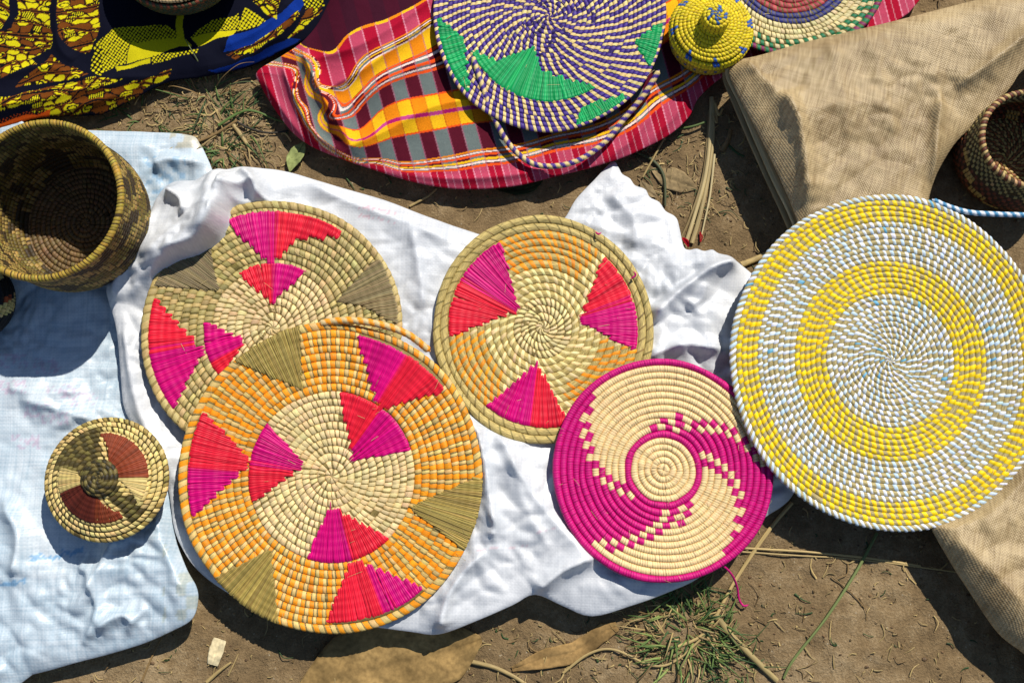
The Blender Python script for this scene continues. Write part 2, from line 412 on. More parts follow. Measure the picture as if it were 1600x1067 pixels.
    for off, dz in ((.0007, .0011), (-.0004, .0022), (-.010, .006), (-.026, 9.0)):
        q = V[bv].copy(); sc = np.clip(hgt/0.02, 0.15, 1.0)[:, None]
        q[:, :2] += outw*off*(sc if off < -.001 else 1); q[:, 2] = zb-np.minimum(hgt, dz*np.clip(hgt/.012, .3, 1.5))
        loops.append(q)
    V = np.vstack([V]+loops)
    faces = [Fq]; prev = lambda e, k: (e if k == 0 else n0+(k-1)*len(bv)+pos[e])
    for k in range(4):
        a, b = BE[:, 0], BE[:, 1]
        faces.append(np.stack([prev(b, k), prev(a, k), prev(a, k+1), prev(b, k+1)], -1))
    Fa = np.vstack(faces)
    px, py = to_px(V[:, 0], V[:, 1], V[:, 2])
    col = colour(px, py, V) if colour else np.ones((len(V), 3))
    ob = mesh(name, V, Fa, mat, None, col)
    return ob

# faded print on the sacks (flat ink)
def ink_main(px, py, V):
    c = np.ones((len(px), 3))
    for (x0, y0, ang, ln, wd, colr, st) in [(560, 322, 0.2, 60, 6, (1, .72, .76), .6), (560, 336, 0.2, 60, 5, (1, .72, .76), .5),
                                             (740, 860, -0.1, 90, 4, (1, .80, .82), .5), (830, 832, -0.15, 60, 4, (.97, .8, .84), .5), (1050, 575, .1, 90, 4, (.95, .78, .85), .5)]:
        u = (px-x0)*math.cos(ang)-(py-y0)*math.sin(-ang); v = (px-x0)*math.sin(-ang)+(py-y0)*math.cos(ang)
        m = (np.abs(u-ln/2) < ln/2) & (np.abs(v) < wd/2) & (vnoise(u*0.35, v*0.4, 5) > -0.15)
        c[m] = np.array(colr)
    return c
def ink_left(px, py, V):
    c = np.ones((len(px), 3))
    blue = (np.abs((px-205)-(py-700)*-0.15) < 16) & (py > 640) & (py < 850) & (vnoise(px*.12, py*.25, 3) > -0.2)
    c[blue] = (.70, .83, .97)
    line = (np.abs(py-868+(px-80)*0.12-6*vnoise(px*.08, py*0, 2)) < 5) & (px > 45) & (px < 130) & (vnoise(px*.35, py*.4, 7) > -0.3)
    c[line] = (.42, .66, .90)
    line = (np.abs(py-915+(px)*0.2) < 4) & (px < 40) & (vnoise(px*.3, py*.4, 7) > -0.2); c[line] = (.45, .68, .9)
    bl2 = (px > 225) & (px < 290) & (np.abs(py-275) < 30) & (vnoise(px*.12, py*.12, 13) > 0.0); c[bl2] = (.66, .82, .96)
    for (x0, y0) in [(20, 565), (75, 572), (20, 605), (95, 610), (85, 655), (130, 625), (40, 690), (60, 640)]:
        m = (np.abs(px-x0) < 22) & (np.abs(py-y0) < 11) & (vnoise(px*.3, py*.22, 21) > 0.12); c[m] = (1, .78, .86)
    m = (px > 265) & (py < 232) & (vnoise(px*.1, py*.1, 4) > -0.3); c[m] = (.95, .80, .60)
    m = (px > 255) & (py > 840) & (vnoise(px*.06, py*.05, 4) > 0.15); c[m] = (.92, .86, .72)
    return c

left_sack = build_cloth('woven_sack',
    [(-70, 205, .02), (60, 203, .02), (172, 205, .015), (240, 207, .008), (298, 212, .008), (312, 226, .007), (320, 240, .007), (333, 272, .010), (345, 330, .02), (335, 480, .015), (310, 640, .02), (276, 760, .02),
     (272, 830, .03), (290, 885, .045), (307, 918, .048), (308, 945, .045), (298, 968, .045), (270, 984, .045), (225, 1004, .038), (170, 1021, .03), (120, 1034, .028), (50, 1053, .022), (-70, 1078, .022)],
    M_SACK2, 0.0032, [(60, 300, .014), (180, 280, .018), (290, 250, .016), (60, 520, .02), (200, 520, .012), (60, 680, .024), (170, 750, .026), (100, 850, .03), (40, 950, .04), (230, 900, .055), (270, 930, .062), (150, 980, .04), (290, 600, .006), (320, 420, .006)],
    [([(20, 620), (90, 640), (140, 655)], .010, .02, .016), ([(0, 780), (30, 840), (20, 900)], .014, .018, .022), ([(118, 885), (140, 900), (150, 960), (125, 1010)], .012, .008, .02),
     ([(150, 985), (190, 960), (215, 975)], .016, .016, .012), ([(190, 790), (165, 870), (110, 965)], .012, .014, .016), ([(230, 250), (260, 240), (310, 245)], .012, .012, .014),
     ([(0, 600), (50, 612), (120, 606)], .007, .012, .02), ([(240, 800), (262, 860), (298, 930)], .010, .02, .015)],
    3, ink_left, trays=(FI, FJ, FL), crumple=.017, fold_gain=1.5, crinkle=.0030, wrinkle=.006)
tag(left_sack, 'bluish white woven plastic sack lying flat under the deep basket and small lid at left', 'sack', 'white woven sacks')

def lump(x, y, z):
    """the bunched fold at the upper left that leans over the tan tray's rim"""
    pl = catmull([(340, 262, .040), (336, 285, .085), (330, 315, .112), (318, 342, .122), (294, 364, .120), (262, 382, .108), (232, 410, .088), (205, 448, .052)], 8, False)
    pw = np.array([P(a, b, h)[:2] for a, b, h in pl])
    d, i, t, sd = seg_dist(x, y, pw[:-1], pw[1:])
    h = pl[i, 2]*(1-t)+pl[np.minimum(i+1, len(pl)-1), 2]*t
    h = h+.010*fbm(x*22, y*22, 31, 3)+.006*np.abs(fbm(x*45, y*45, 37, 2))
    lee = sd < 0                                    # the side of the tray
    f = np.where(lee, np.exp(-(d/.012)**2), 1/(1+(d/.038)**2.2))
    return np.maximum(z, z+(h-z)*f*np.clip(1.15-d/.14, 0, 1))
main_sack = build_cloth('woven_sack',
    [(345, 272, .035), (372, 262, .035), (402, 263, .032), (450, 269, .028), (520, 290, .022), (600, 313, .02), (660, 336, .02), (720, 357, .02), (775, 372, .018), (850, 372, .016), (882, 342, .014), (900, 312, .012), (930, 280, .01), (957, 253, .008),
     (966, 262, .008), (972, 272, .009), (984, 279, .01), (992, 290, .01), (1008, 296, .01), (1015, 308, .01), (1030, 316, .011), (1040, 330, .012), (1056, 340, .012), (1062, 360, .013), (1068, 386, .016), (1078, 391, .02), (1088, 389, .024), (1100, 393, .026), (1113, 391, .026), (1122, 397, .026), (1140, 402, .026), (1152, 412, .026), (1172, 426, .026),
     (1230, 480, .025), (1262, 600, .025), (1262, 720, .025), (1240, 770, .016), (1222, 790, .016), (1195, 808, .018), (1150, 850, .02), (1095, 900, .024), (1040, 926, .028), (985, 946, .03), (925, 962, .032), (880, 946, .035), (836, 928, .04), (800, 945, .038),
     (740, 971, .036), (685, 990, .034), (640, 986, .036), (560, 976, .04), (470, 972, .042), (400, 950, .042), (340, 915, .04), (300, 880, .038), (274, 830, .035), (262, 760, .032), (236, 705, .03), (197, 645, .03), (189, 585, .032), (183, 520, .034), (170, 458, .04),
     (184, 425, .045), (205, 382, .045), (235, 335, .042), (250, 303, .04), (272, 285, .035), (310, 283, .03)],
    M_SACK, 0.0031,
    [(300, 330, .060), (250, 400, .055), (215, 520, .036), (230, 620, .034), (420, 300, .036), (560, 340, .034), (660, 420, .036), (640, 480, .034), (700, 700, .04), (780, 740, .044), (800, 860, .05), (720, 930, .045), (860, 900, .046), (930, 930, .04), (950, 330, .014), (1010, 380, .018), (1080, 450, .03), (1070, 540, .036), (1130, 480, .03), (1000, 900, .04),
     (520, 740, .045), (840, 520, .03), (426, 513, .03), (1036, 730, .045), (1200, 600, .03), (600, 960, .045)],
    [([(345, 268), (352, 300), (343, 335), (318, 368), (280, 392), (240, 420)], .034, .012, .030), ([(262, 300), (290, 318), (300, 345)], .020, .010, .014), ([(240, 330), (218, 380), (185, 435), (178, 470)], .016, .020, .016),
     ([(375, 265), (400, 285), (408, 310), (420, 325)], .022, .014, .010), ([(352, 300), (385, 292), (402, 288)], .012, .01, .012), ([(480, 280), (540, 310), (620, 340), (700, 372)], .008, .016, .02),
     ([(738, 650), (752, 720), (770, 800), (772, 850)], .022, .026, .013), ([(775, 660), (810, 740), (880, 830), (930, 870)], .014, .03, .02), ([(836, 925), (880, 890), (930, 870)], .018, .012, .02), ([(690, 985), (694, 950), (720, 900), (760, 860)], .014, .016, .012),
     ([(1020, 500), (1055, 460), (1110, 420), (1165, 405)], .022, .012, .022), ([(1015, 470), (1060, 445), (1100, 410)], -.012, .012, .012), ([(1010, 560), (1060, 540), (1130, 545)], .016, .012, .02), ([(1080, 480), (1098, 465), (1104, 440)], .008, .01, .01),
     ([(905, 330), (940, 350), (985, 360), (1000, 420)], .006, .02, .02), ([(950, 290), (990, 330), (1000, 380)], .006, .014, .014), ([(190, 500), (205, 600), (230, 680), (262, 740)], .010, .012, .022),
     ([(800, 700), (815, 780), (860, 860)], .008, .02, .02), ([(640, 350), (655, 420), (660, 480)], .008, .02, .02)],
    1, ink_main, trays=(FA, FB, FC, FD, FE), crinkle=.0022, fold_gain=1.5, crumple=.0125, wrinkle=.004, smooth=4, sink=lump)
tag(main_sack, 'crumpled bright white woven sack spread under the middle trays', 'sack', 'white woven sacks')

burlap = build_cloth('brown_sack',
    [(1150, 96, .07), (1190, 86, .07), (1260, 66, .068), (1370, 40, .068), (1480, 12, .068), (1600, -18, .068), (1720, -50, .07), (1730, 30, .075), (1660, 70, .085), (1600, 108, .085), (1578, 137, .08), (1540, 180, .07), (1498, 217, .06), (1472, 255, .05), (1457, 288, .048), (1452, 330, .05),
     (1475, 400, .06), (1560, 500, .06), (1680, 600, .06), (1720, 800, .06), (1720, 1120, .06), (1640, 1058, .055), (1600, 1020, .055), (1560, 988, .055), (1520, 930, .055), (1487, 880, .055), (1455, 822, .055), (1420, 740, .055), (1370, 640, .055), (1310, 520, .06), (1262, 400, .065), (1246, 345, .07),
     (1236, 318, .07), (1215, 270, .07), (1192, 222, .07), (1170, 178, .07), (1150, 140, .07), (1140, 112, .07)],
    M_BURLAP, 0.0034, [(1200, 130, .085), (1300, 150, .095), (1450, 90, .09), (1300, 280, .085), (1420, 250, .08), (1550, 60, .09), (1500, 160, .07), (1390, 560, .06), (1560, 860, .085), (1600, 950, .085), (1650, 800, .08), (1520, 860, .078), (1600, 500, .06)],
    [([(1210, 160), (1236, 230), (1250, 330)], .018, .012, .025), ([(1150, 100), (1200, 160), (1225, 205)], .008, .02, .014), ([(1455, 160), (1450, 230), (1452, 290)], .012, .008, .02), ([(1600, 60), (1540, 110), (1480, 150)], .014, .02, .015),
     ([(1330, 40), (1360, 130), (1390, 240)], .004, .02, .02), ([(1225, 195), (1330, 180), (1400, 190)], .004, .02, .02), ([(1480, 840), (1540, 900), (1600, 960)], .008, .02, .02), ([(1280, 70), (1300, 150), (1310, 230)], .004, .012, .02)],
    8, None, trays=(FE,), crumple=.008, fold_gain=1.3, crinkle=.0026, wrinkle=.005, roll=.008)
tag(burlap, 'light brown woven sack folded under the yellow and white mat', 'sack')

# ---- plaid cloth
def tps(samples):
    S = np.array(samples, float); X = S[:, :2]/200.0; n = len(X)
    def U(r2): return r2*np.log(r2+1e-9)
    D2 = ((X[:, None]-X[None])**2).sum(-1); K = U(D2)+1e-3*np.eye(n)
    Pm = np.hstack([np.ones((n, 1)), X]); A = np.zeros((n+3, n+3)); A[:n, :n] = K; A[:n, n:] = Pm; A[n:, :n] = Pm.T
    wv = np.linalg.solve(A, np.concatenate([S[:, 2], np.zeros(3)]))
    def f(px, py):
        Q = np.stack([px, py], -1)/200.0; out = wv[n]+Q@wv[n+1:]
        for i in range(n): out = out+wv[i]*U(((Q-X[i])**2).sum(-1))
        return out
    return f
plaid_v = tps([(400, 118, 0), (425, 165, 0), (455, 207, 0), (490, 238, 0), (520, 250, 0), (580, 268, 0), (650, 288, 0), (720, 297, 0), (800, 292, 0), (860, 278, 0), (920, 263, 0), (980, 244, 0), (1040, 214, 0), (1088, 170, 0),
    (440, 102, 38), (462, 155, 38), (490, 207, 38), (520, 236, 38), (559, 252, 38), (623, 261, 38), (687, 258, 38), (750, 247, 38), (814, 238, 38), (864, 224, 38), (927, 212, 38), (978, 191, 38), (1023, 153, 38), (1071, 127, 38),
    (472, 105, 66), (502, 165, 84), (528, 208, 100), (546, 218, 112), (600, 196, 112), (680, 178, 112), (745, 168, 112), (800, 170, 106), (511, 182, 160), (559, 156, 172), (623, 110, 172), (675, 92, 172),
    (497, 131, 207), (559, 108, 207), (623, 66, 207), (672, 35, 207), (476, 74, 262), (540, 60, 262), (600, 35, 262), (650, 10, 262), (1150, 60, 38), (1190, 85, 0), (560, 10, 310), (900, 60, 150)])
CR, PK, MA, GY = lin(172, 14, 46), lin(188, 70, 96), lin(88, 18, 36), lin(108, 118, 114)
YE, OR, RO, WH, MG = lin(248, 190, 28), lin(238, 138, 18), lin(238, 84, 26), lin(240, 214, 204), lin(176, 26, 104)
def plaid_colour(px, py, V):
    v = plaid_v(px, py); u = px-0.27*py
    k = (u/23.0); alt = (np.floor(k).astype(int) % 2 == 0)[:, None]; fr = (k-np.floor(k))*23
    c = np.where(alt, MA, GY)
    def band(a, b, ca, cb=None):
        nonlocal c
        m = ((v >= a) & (v < b))[:, None]
        c = np.where(m, np.where(alt, ca, ca if cb is None else cb), c)
    band(-200, 27, CR, PK)
    for a, b, q in [(27, 30, RO), (31.5, 34, WH), (35, 38, YE), (41, 44, RO), (45, 47, WH), (48, 50.5, OR)]: band(a, b, q)
    band(92, 134, OR, YE); band(110, 115, MG, lin(200, 70, 140)); band(90, 92.5, RO); band(134, 136, RO)
    for a, b, q in [(160, 163, RO), (164, 166, WH), (168, 171, RO), (174, 176, WH), (177, 179.5, RO)]: band(a, b, q)
    band(180, 200, YE, OR)
    for a, b, q in [(200, 202, WH), (205, 207, YE), (209, 211, WH), (213, 215.5, OR)]: band(a, b, q)
    band(215.5, 262, CR, PK); band(260, 266, OR, YE); band(266, 500, lin(70, 14, 34), lin(60, 16, 34))  # last band: shade over the cloth's upper left end, painted as dark maroon
    ln = (fr < 1.8)[:, None]
    lc = np.where(((v < 27) | ((v > 215) & (v < 260)))[:, None], lin(242, 168, 186), np.where(((v > 92) & (v < 134))[:, None], lin(190, 80, 20), lin(176, 96, 120)))
    c = np.where(ln & (v < 266)[:, None], c*0.35+lc*0.65, c)
    ln2 = ((fr > 11) & (fr < 12.2) & (v < 27))[:, None]; c = np.where(ln2, c*0.6+lin(240, 190, 200)*0.4, c)
    return c*0.9
plaid = build_cloth('plaid_cloth',
    [(545, -60, .03), (520, -10, .03), (498, 35, .03), (472, 66, .036), (440, 88, .03), (402, 112, .024), (408, 134, .022), (428, 168, .02), (455, 204, .02), (482, 226, .02), (520, 243, .022), (580, 264, .024), (650, 285, .024), (720, 295, .024), (800, 291, .024), (860, 277, .022), (920, 262, .022),
     (980, 243, .022), (1040, 214, .022), (1075, 184, .022), (1092, 152, .022), (1128, 120, .03), (1165, 100, .035), (1260, 60, .04), (1420, 20, .04), (1420, -120, .04), (900, -200, .04), (560, -150, .03)],
    M_CLOTH, 0.00128, [(480, 110, .036), (560, 60, .05), (600, 130, .045), (560, 200, .034), (700, 200, .036), (780, 250, .03), (900, 230, .03), (1000, 190, .03), (860, 60, .036), (1100, 60, .03), (1250, -20, .04), (660, 270, .028)],
    [([(405, 115), (432, 160), (470, 210), (500, 235)], .010, .008, .007), ([(440, 100), (460, 150), (490, 205), (540, 240)], .014, .007, .007), ([(472, 78), (490, 120), (512, 165), (545, 222)], .020, .010, .010),
     ([(545, 226), (600, 205), (680, 165), (760, 150)], .012, .018, .008), ([(480, 90), (560, 75), (640, 25), (680, -10)], .008, .01, .016), ([(505, 140), (570, 110), (625, 70), (690, 20)], .012, .010, .014), ([(515, 190), (580, 140), (680, 90)], .008, .012, .014),
     ([(500, 240), (600, 262), (700, 274), (800, 268), (900, 250)], .006, .010, .008), ([(1000, 240), (1050, 180), (1100, 120)], .006, .012, .01), ([(940, 250), (985, 215), (1040, 150)], .006, .010, .012)],
    5, plaid_colour, trays=(FF, FH, FG), crinkle=.0012, wrinkle=.0022, roll=.004)
tag(plaid, 'red, yellow and grey checked cotton cloth under the purple and green tray', 'cloth')

# ---- wax-print cloth
NV, BR, YW, BL, BK = lin(12, 14, 32), lin(112, 60, 16), lin(216, 202, 20), lin(8, 46, 130), lin(12, 11, 15)
def wax_colour(px, py, V):
    n = len(px); c = np.tile(NV*0.8, (n, 1))
    wx = px+3*vnoise(px*.05, py*.05, 2); wy = py+3*vnoise(px*.05+9, py*.05, 4)
    def poly(pts): return inside_poly(wx, wy, pts)
    def cells(m, sx, sy, ang=0.0, seed=1, fill=-0.15):
        ca, sa = math.cos(ang), math.sin(ang); u = px*ca+py*sa; v = -px*sa+py*ca
        su, sv = sx*1.25, sy*1.15
        f1, f2, cid = voro(u+3.5*vnoise(u*.10, v*.10, seed), v+2*vnoise(u*.14, v*.14, seed+2), su, sv, seed)
        cc = np.tile(BR, (n, 1))
        e = f2-f1
        cc = np.where(((e > 0.16) & (f1 < 0.60) & (cid > fill-.3))[:, None], YW, cc)
        big = cid > .45                                   # drawn ring inside the larger blots
        cc = np.where((big & (np.abs(f1-0.34) < .07))[:, None], BK, cc)
        hatch = (cid < fill-.05) & (cid > fill-.3) & (np.abs(((u/3.6+v*.12) % 1)-.5) < .24)
        cc = np.where(hatch[:, None], BK, cc)
        cc = np.where((e < 0.09)[:, None], BK, cc)
        wv = (v/21.0+0.45*vnoise(u*.022, v*.03, seed+4)) % 1.0
        cc = np.where((np.abs(wv-.5) < 0.06)[:, None], BK, cc)
        cc = np.where((np.abs(np.abs(wv-.5)-.105) < 0.035)[:, None], BR, cc)
        c[m] = cc[m]
    def dots(m, sp, rad, ang=0.6, colr=YW, bgc=BK):
        ca, sa = math.cos(ang), math.sin(ang); u = (px*ca+py*sa)/sp; v = (-px*sa+py*ca)/sp
        d = np.hypot(u-np.floor(u)-.5, v-np.floor(v)-.5)
        cc = np.where((d < rad)[:, None], colr, bgc); c[m] = cc[m]
    cells(poly([(24, -60), (80, -60), (80, 76), (62, 88), (-80, 128), (-80, 62), (18, 46), (28, 14)]), 15, 10, 0.1, 1)
    cells(poly([(-80, -60), (16, -60), (13, 24), (-5, 50), (-80, 50)]), 24, 6, 0.4, 2, -0.5)
    cells(poly([(90, -60), (146, -60), (158, 40), (150, 60), (136, 87), (112, 76), (90, 50)]), 17, 7, -0.2, 3)
    cells(poly([(80, 86), (98, 98), (140, 119), (20, 136), (55, 108)]), 16, 10, -0.2, 4)
    cells(poly([(-80, 128), (50, 92), (60, 98), (10, 118), (-80, 150)]), 13, 8, -0.3, 5)
    cells(poly([(-80, 172), (10, 150), (70, 137), (150, 122), (192, 124), (158, 136), (100, 150), (60, 160), (-80, 182)]), 19, 6, -0.22, 6)
    cells(poly([(50, 164), (110, 146), (160, 138), (215, 128), (232, 136), (215, 152), (160, 176), (90, 184), (48, 176)]), 17, 10, -0.3, 7)
    cells(poly([(205, 128), (268, 106), (268, 118), (230, 138)]), 18, 14, -0.5, 8, -0.6)
    cells(poly([(-80, 186), (30, 156), (36, 162), (-80, 200)]), 16, 5, -0.3, 9, -0.4)
    m = (wy > 185-wx*0.18) & (wx < 70); dots(m, 4.2, 0.3, 0.4, lin(170, 60, 20), BK)
    m = (wy > 193-wx*0.26) & (wx < 80); c[m] = lin(214, 84, 18)
    dots(poly([(145, 74), (178, 46), (262, 38), (292, 62), (205, 68), (196, 98), (152, 119)]), 4.4, 0.40)
    dots(poly([(146, 72), (160, 72), (160, 120), (144, 116)]), 6, 0.33)
    c[poly([(206, 68), (274, 61), (276, 74), (250, 86), (198, 98)])] = YW*0.85
    c[poly([(180, 106), (236, 90), (236, 97), (182, 112)])] = YW*0.8
    dots(poly([(238, 88), (310, 76), (310, 82), (240, 98)]), 4.5, 0.36)
    c[poly([(276, 20), (287, 20), (288, 58), (300, 72), (262, 74), (277, 58)])] = YW*0.85
    dots(poly([(296, 58), (330, 34), (372, 22), (372, 45), (310, 56)]), 4.4, 0.40)
    c[poly([(298, 58), (370, 47), (366, 56), (310, 72)])] = YW*0.9
    dots(poly([(368, 50), (380, 14), (418, 34), (400, 42)]), 5.2, 0.42)
    m = poly([(360, 58), (400, 44), (440, 18), (480, -20), (500, -20), (450, 40), (400, 72), (350, 80)]); c[m] = BL
    m = poly([(325, 112), (400, 84), (450, 60), (470, 62), (420, 90), (350, 112)]); c[m] = BL*0.8
    cells(poly([(354, 84), (392, 70), (430, 46), (462, 18), (468, 24), (436, 54), (396, 80), (366, 92)]), 16, 9, -0.55, 11, -0.5)
    cells(poly([(384, -60), (442, -60), (432, 30), (414, 20), (398, 4)]), 17, 10, 0.7, 12)
    cells(poly([(446, 62), (480, 18), (500, 0), (505, 16), (470, 50)]), 16, 8, -0.7, 13)
    dots(poly([(474, 0), (500, -10), (510, 8), (480, 14)]), 5, .35)
    return c*0.9
wax = build_cloth('wax_print_cloth',
    [(-90, 215, .02), (-20, 204, .02), (60, 184, .02), (120, 181, .02), (165, 176, .02), (215, 151, .022), (268, 127, .022), (330, 119, .02), (392, 104, .02), (432, 84, .022), (482, 58, .024), (530, 18, .026), (560, -40, .03), (560, -170, .03), (-90, -190, .03)],
    M_CLOTH, 0.0012, [(50, 60, .035), (200, 80, .035), (350, 60, .03), (450, 20, .032), (100, 150, .034), (250, 0, .03)],
    [([(-40, 130), (60, 100), (140, 120), (270, 112)], .008, .02, .014), ([(-40, 170), (60, 150), (180, 128)], .010, .012, .014), ([(86, -30), (86, 60), (110, 90)], .008, .014, .02), ([(300, 112), (400, 76), (470, 10)], .012, .012, .016), ([(340, 70), (410, 38), (450, -10)], .010, .012, .014), ([(20, 190), (100, 165), (200, 140)], .008, .01, .012)],
    12, wax_colour, trays=(FM,), crinkle=.0012, wrinkle=.004)
tag(wax, 'navy, yellow and brown wax print cloth in the upper left corner', 'cloth')

# ------------------------------------------------------------------ coiled basketry
STRAW, STRAWD, CREAM, OLIVE = lin(196, 172, 110), lin(160, 138, 80), lin(232, 204, 146), lin(150, 134, 70)
MAGENTA, REDP, ORANGE, PINK = lin(202, 0, 110), lin(220, 28, 52), lin(242, 150, 24), lin(204, 8, 116)
PURPLE, GREEN, LEMON, SNOW = lin(66, 40, 128), lin(14, 156, 84), lin(244, 208, 12), lin(226, 232, 240)

def nquant(R, pitch, base=20, step=1.28):
    """stitch count kept constant over several rings so stitches line up in spokes"""
    n = max(8, 2*PI*R/pitch); k = math.floor(math.log(n/base)/math.log(step)+0.5)
    return max(8, int(round(base*step**k)))

def core_ring(Wf, R, zc, a, b, col, parent, px=0.001):
    nseg = int(max(20, min(400 if callable(col) else 150, 2*PI*R/(3 if callable(col) else 7)))); nph = 10
    th = np.linspace(0, 2*PI, nseg, endpoint=False)[:, None]; ph = np.linspace(0, 2*PI, nph+1)[None, :]
    V = Wf(R+a*np.sin(ph)+0*th, th+0*ph, zc+b*np.cos(ph)+0*th)
    uv = np.stack([(th*R/9.0)+0*ph+R*3.3, ph/2.0+0*th+R], -1)
    # seam in u is hidden among the streaks: repeat the first row
    V = np.concatenate([V, V[:1]]); u2 = uv[:1].copy(); u2[..., 0] += 2*PI*R/9.0; uv = np.concatenate([uv, u2])
    if callable(col): base = np.repeat(col(np.degrees(np.append(th[:, 0], 0)) % 360), V.shape[1], 0)
    else: base = np.tile(col, (V.shape[0]*V.shape[1], 1))
    c = base*RNG.normal(1, 0.05, (V.shape[0], 1, 1)).repeat(V.shape[1], 1).reshape(-1, 1)
    return mesh('coil', V, gridF(nseg+1, nph+1), M_CORE, parent, c, uv.reshape(-1, 2))

def stitches(Wf, R, zc, a, b, th, hw, cols, parent, skew=0.0, phi=(-105, 105), nph=7, nv=4, bulge=0.08, jit=0.06, mat=None, lift=0.985):
    """th: centre angles, hw: half widths (rad), cols: n x 3"""
    n = len(th)
    if n == 0: return None
    th = th+RNG.normal(0, 0.13, n)*hw; hw = hw*RNG.uniform(0.74, 1.12, n)
    ph = np.radians(np.linspace(phi[0], phi[1], nph))[None, :, None]; v = np.linspace(-1, 1, nv)[None, None, :]
    rho = lift+(bulge*RNG.uniform(.7, 1.3, n))[:, None, None]*np.clip(1-v**4, 0, 1)+0*ph
    T = th[:, None, None]+v*hw[:, None, None]+skew*np.sin(np.clip(ph, -PI/2, PI/2))
    V = Wf(R+a*rho*np.sin(ph), T, zc+b*rho*np.cos(ph))
    base = (np.arange(n)*nph*nv)[:, None, None]
    F = (base+gridF(nph, nv)[None]).reshape(-1, 4)
    uv = np.stack([ph*0.9+0*v+RNG.uniform(0, 50, n)[:, None, None], v*0.5+0*ph+RNG.uniform(0, 50, n)[:, None, None]], -1)
    cj = np.clip(cols*RNG.normal(1, jit, (n, 1))*RNG.normal(1, jit*0.4, (n, 3)), 0, 1)
    c = np.repeat(cj, nph*nv, 0)
    o = mesh('stitches', V.reshape(-1, 3), F, mat or M_STITCH, parent, c, uv.reshape(-1, 2))
    o['kind'] = 'stuff'
    return o

def strands(name, Wf, prof, r_out, pitch, cols, parent, zt, mat=None, width=3.0, rstep=None, gap=0.0, seed=0, rag=1.5):
    """a wedge of long raffia laid radially. prof: (angle deg, inner radius) list; cols: function(angle deg) -> rgb"""
    pr = np.array(sorted(prof)); a0, a1 = np.radians(pr[0, 0]), np.radians(pr[-1, 0])
    n = max(4, int((a1-a0)*r_out/width)); th = a0+(np.arange(n)+.5)/n*(a1-a0)
    rin = np.interp(np.degrees(th), pr[:, 0], pr[:, 1])
    if rstep: rin = np.floor(rin/rstep)*rstep+rstep*0.15
    rin = rin+RNG.uniform(-rag, rag, n)
    ro = r_out(th) if callable(r_out) else np.full(n, float(r_out)); ro = ro+RNG.uniform(-rag*.5, rag*.5, n)
    ok = ro-rin > 3; th, rin, ro = th[ok], rin[ok], ro[ok]; n = len(th)
    if n == 0: return
    nr, nc = 26, 5
    t = np.linspace(0, 1, nr)[None, :, None]; q = np.linspace(-1, 1, nc)[None, None, :]
    R = rin[:, None, None]+(ro-rin)[:, None, None]*t
    da = (a1-a0)/max(n, 1)*0.85
    # strands keep their own width: they crowd over each other towards the point
    wdt = np.minimum(da, 1.0)*np.ones((n, 1, 1))*RNG.uniform(.8, 1.35, (n, 1, 1))
    drift = RNG.normal(0, 0.35, (n, 1, 1))*da*(t-.5)*2+RNG.normal(0, .2, (n, 1, 1))*da*np.sin(t*PI*2)
    T = th[:, None, None]+drift+q*wdt*(1-gap)
    hh = RNG.uniform(0.0005, 0.0013, (n, 1, 1))
    und = 0.00035*np.cos((R/pitch-.5)*2*PI)
    endd = -0.0022*(np.exp(-t*(ro-rin)[:, None, None]/1.3)+np.exp(-(1-t)*(ro-rin)[:, None, None]/1.3))
    Z = zt+hh*np.sqrt(np.clip(1-q*q, 0, 1))-0.0006*np.abs(q)+und+endd+RNG.uniform(-0.0003, 0.0004, (n, 1, 1))
    V = Wf(R+0*q, T, Z)
    F = ((np.arange(n)*nr*nc)[:, None, None]+gridF(nr, nc)[None]).reshape(-1, 4)
    uv = np.stack([t*(ro-rin)[:, None, None]/20+0*q+RNG.uniform(0, 60, (n, 1, 1)), q*.6+0*t+RNG.uniform(0, 60, (n, 1, 1))], -1)
    cc = np.array([cols(a) for a in np.degrees(th)])*RNG.normal(1, .08, (n, 1))*RNG.normal(1, .03, (n, 3))
    o = mesh(name, V.reshape(-1, 3), F, mat or M_STRAND, parent, np.clip(np.repeat(cc, nr*nc, 0), 0, 1), uv.reshape(-1, 2))
    o['kind'] = 'stuff'
    return o

def straight(prof):
    """wedge sides run straight across the coils, not along spirals"""
    out = []
    pr = sorted(prof)
    for (a0, r0), (a1, r1) in zip(pr[:-1], pr[1:]):
        p0 = np.array([r0*math.cos(math.radians(a0)), r0*math.sin(math.radians(a0))]); p1 = np.array([r1*math.cos(math.radians(a1)), r1*math.sin(math.radians(a1))])
        for t in np.linspace(0, 1, 13)[:-1]:
            q = p0+(p1-p0)*t; out.append((a0+angdiff(math.degrees(math.atan2(q[1], q[0])), a0), float(np.hypot(*q))))
    out.append(pr[-1])
    return out
def angdiff(a, b): return (a-b+180) % 360-180
def in_wedges(deg, R, wedges):
    m = np.zeros(len(deg), bool)
    for prof, ro in wedges:
        pr = np.array(sorted(prof)); mid = (pr[0, 0]+pr[-1, 0])/2
        d = mid+angdiff(deg, mid)
        rin = np.interp(d, pr[:, 0], pr[:, 1], left=1e9, right=1e9)
        m |= (R > rin+6) & (R < ro-2.5)
    return m

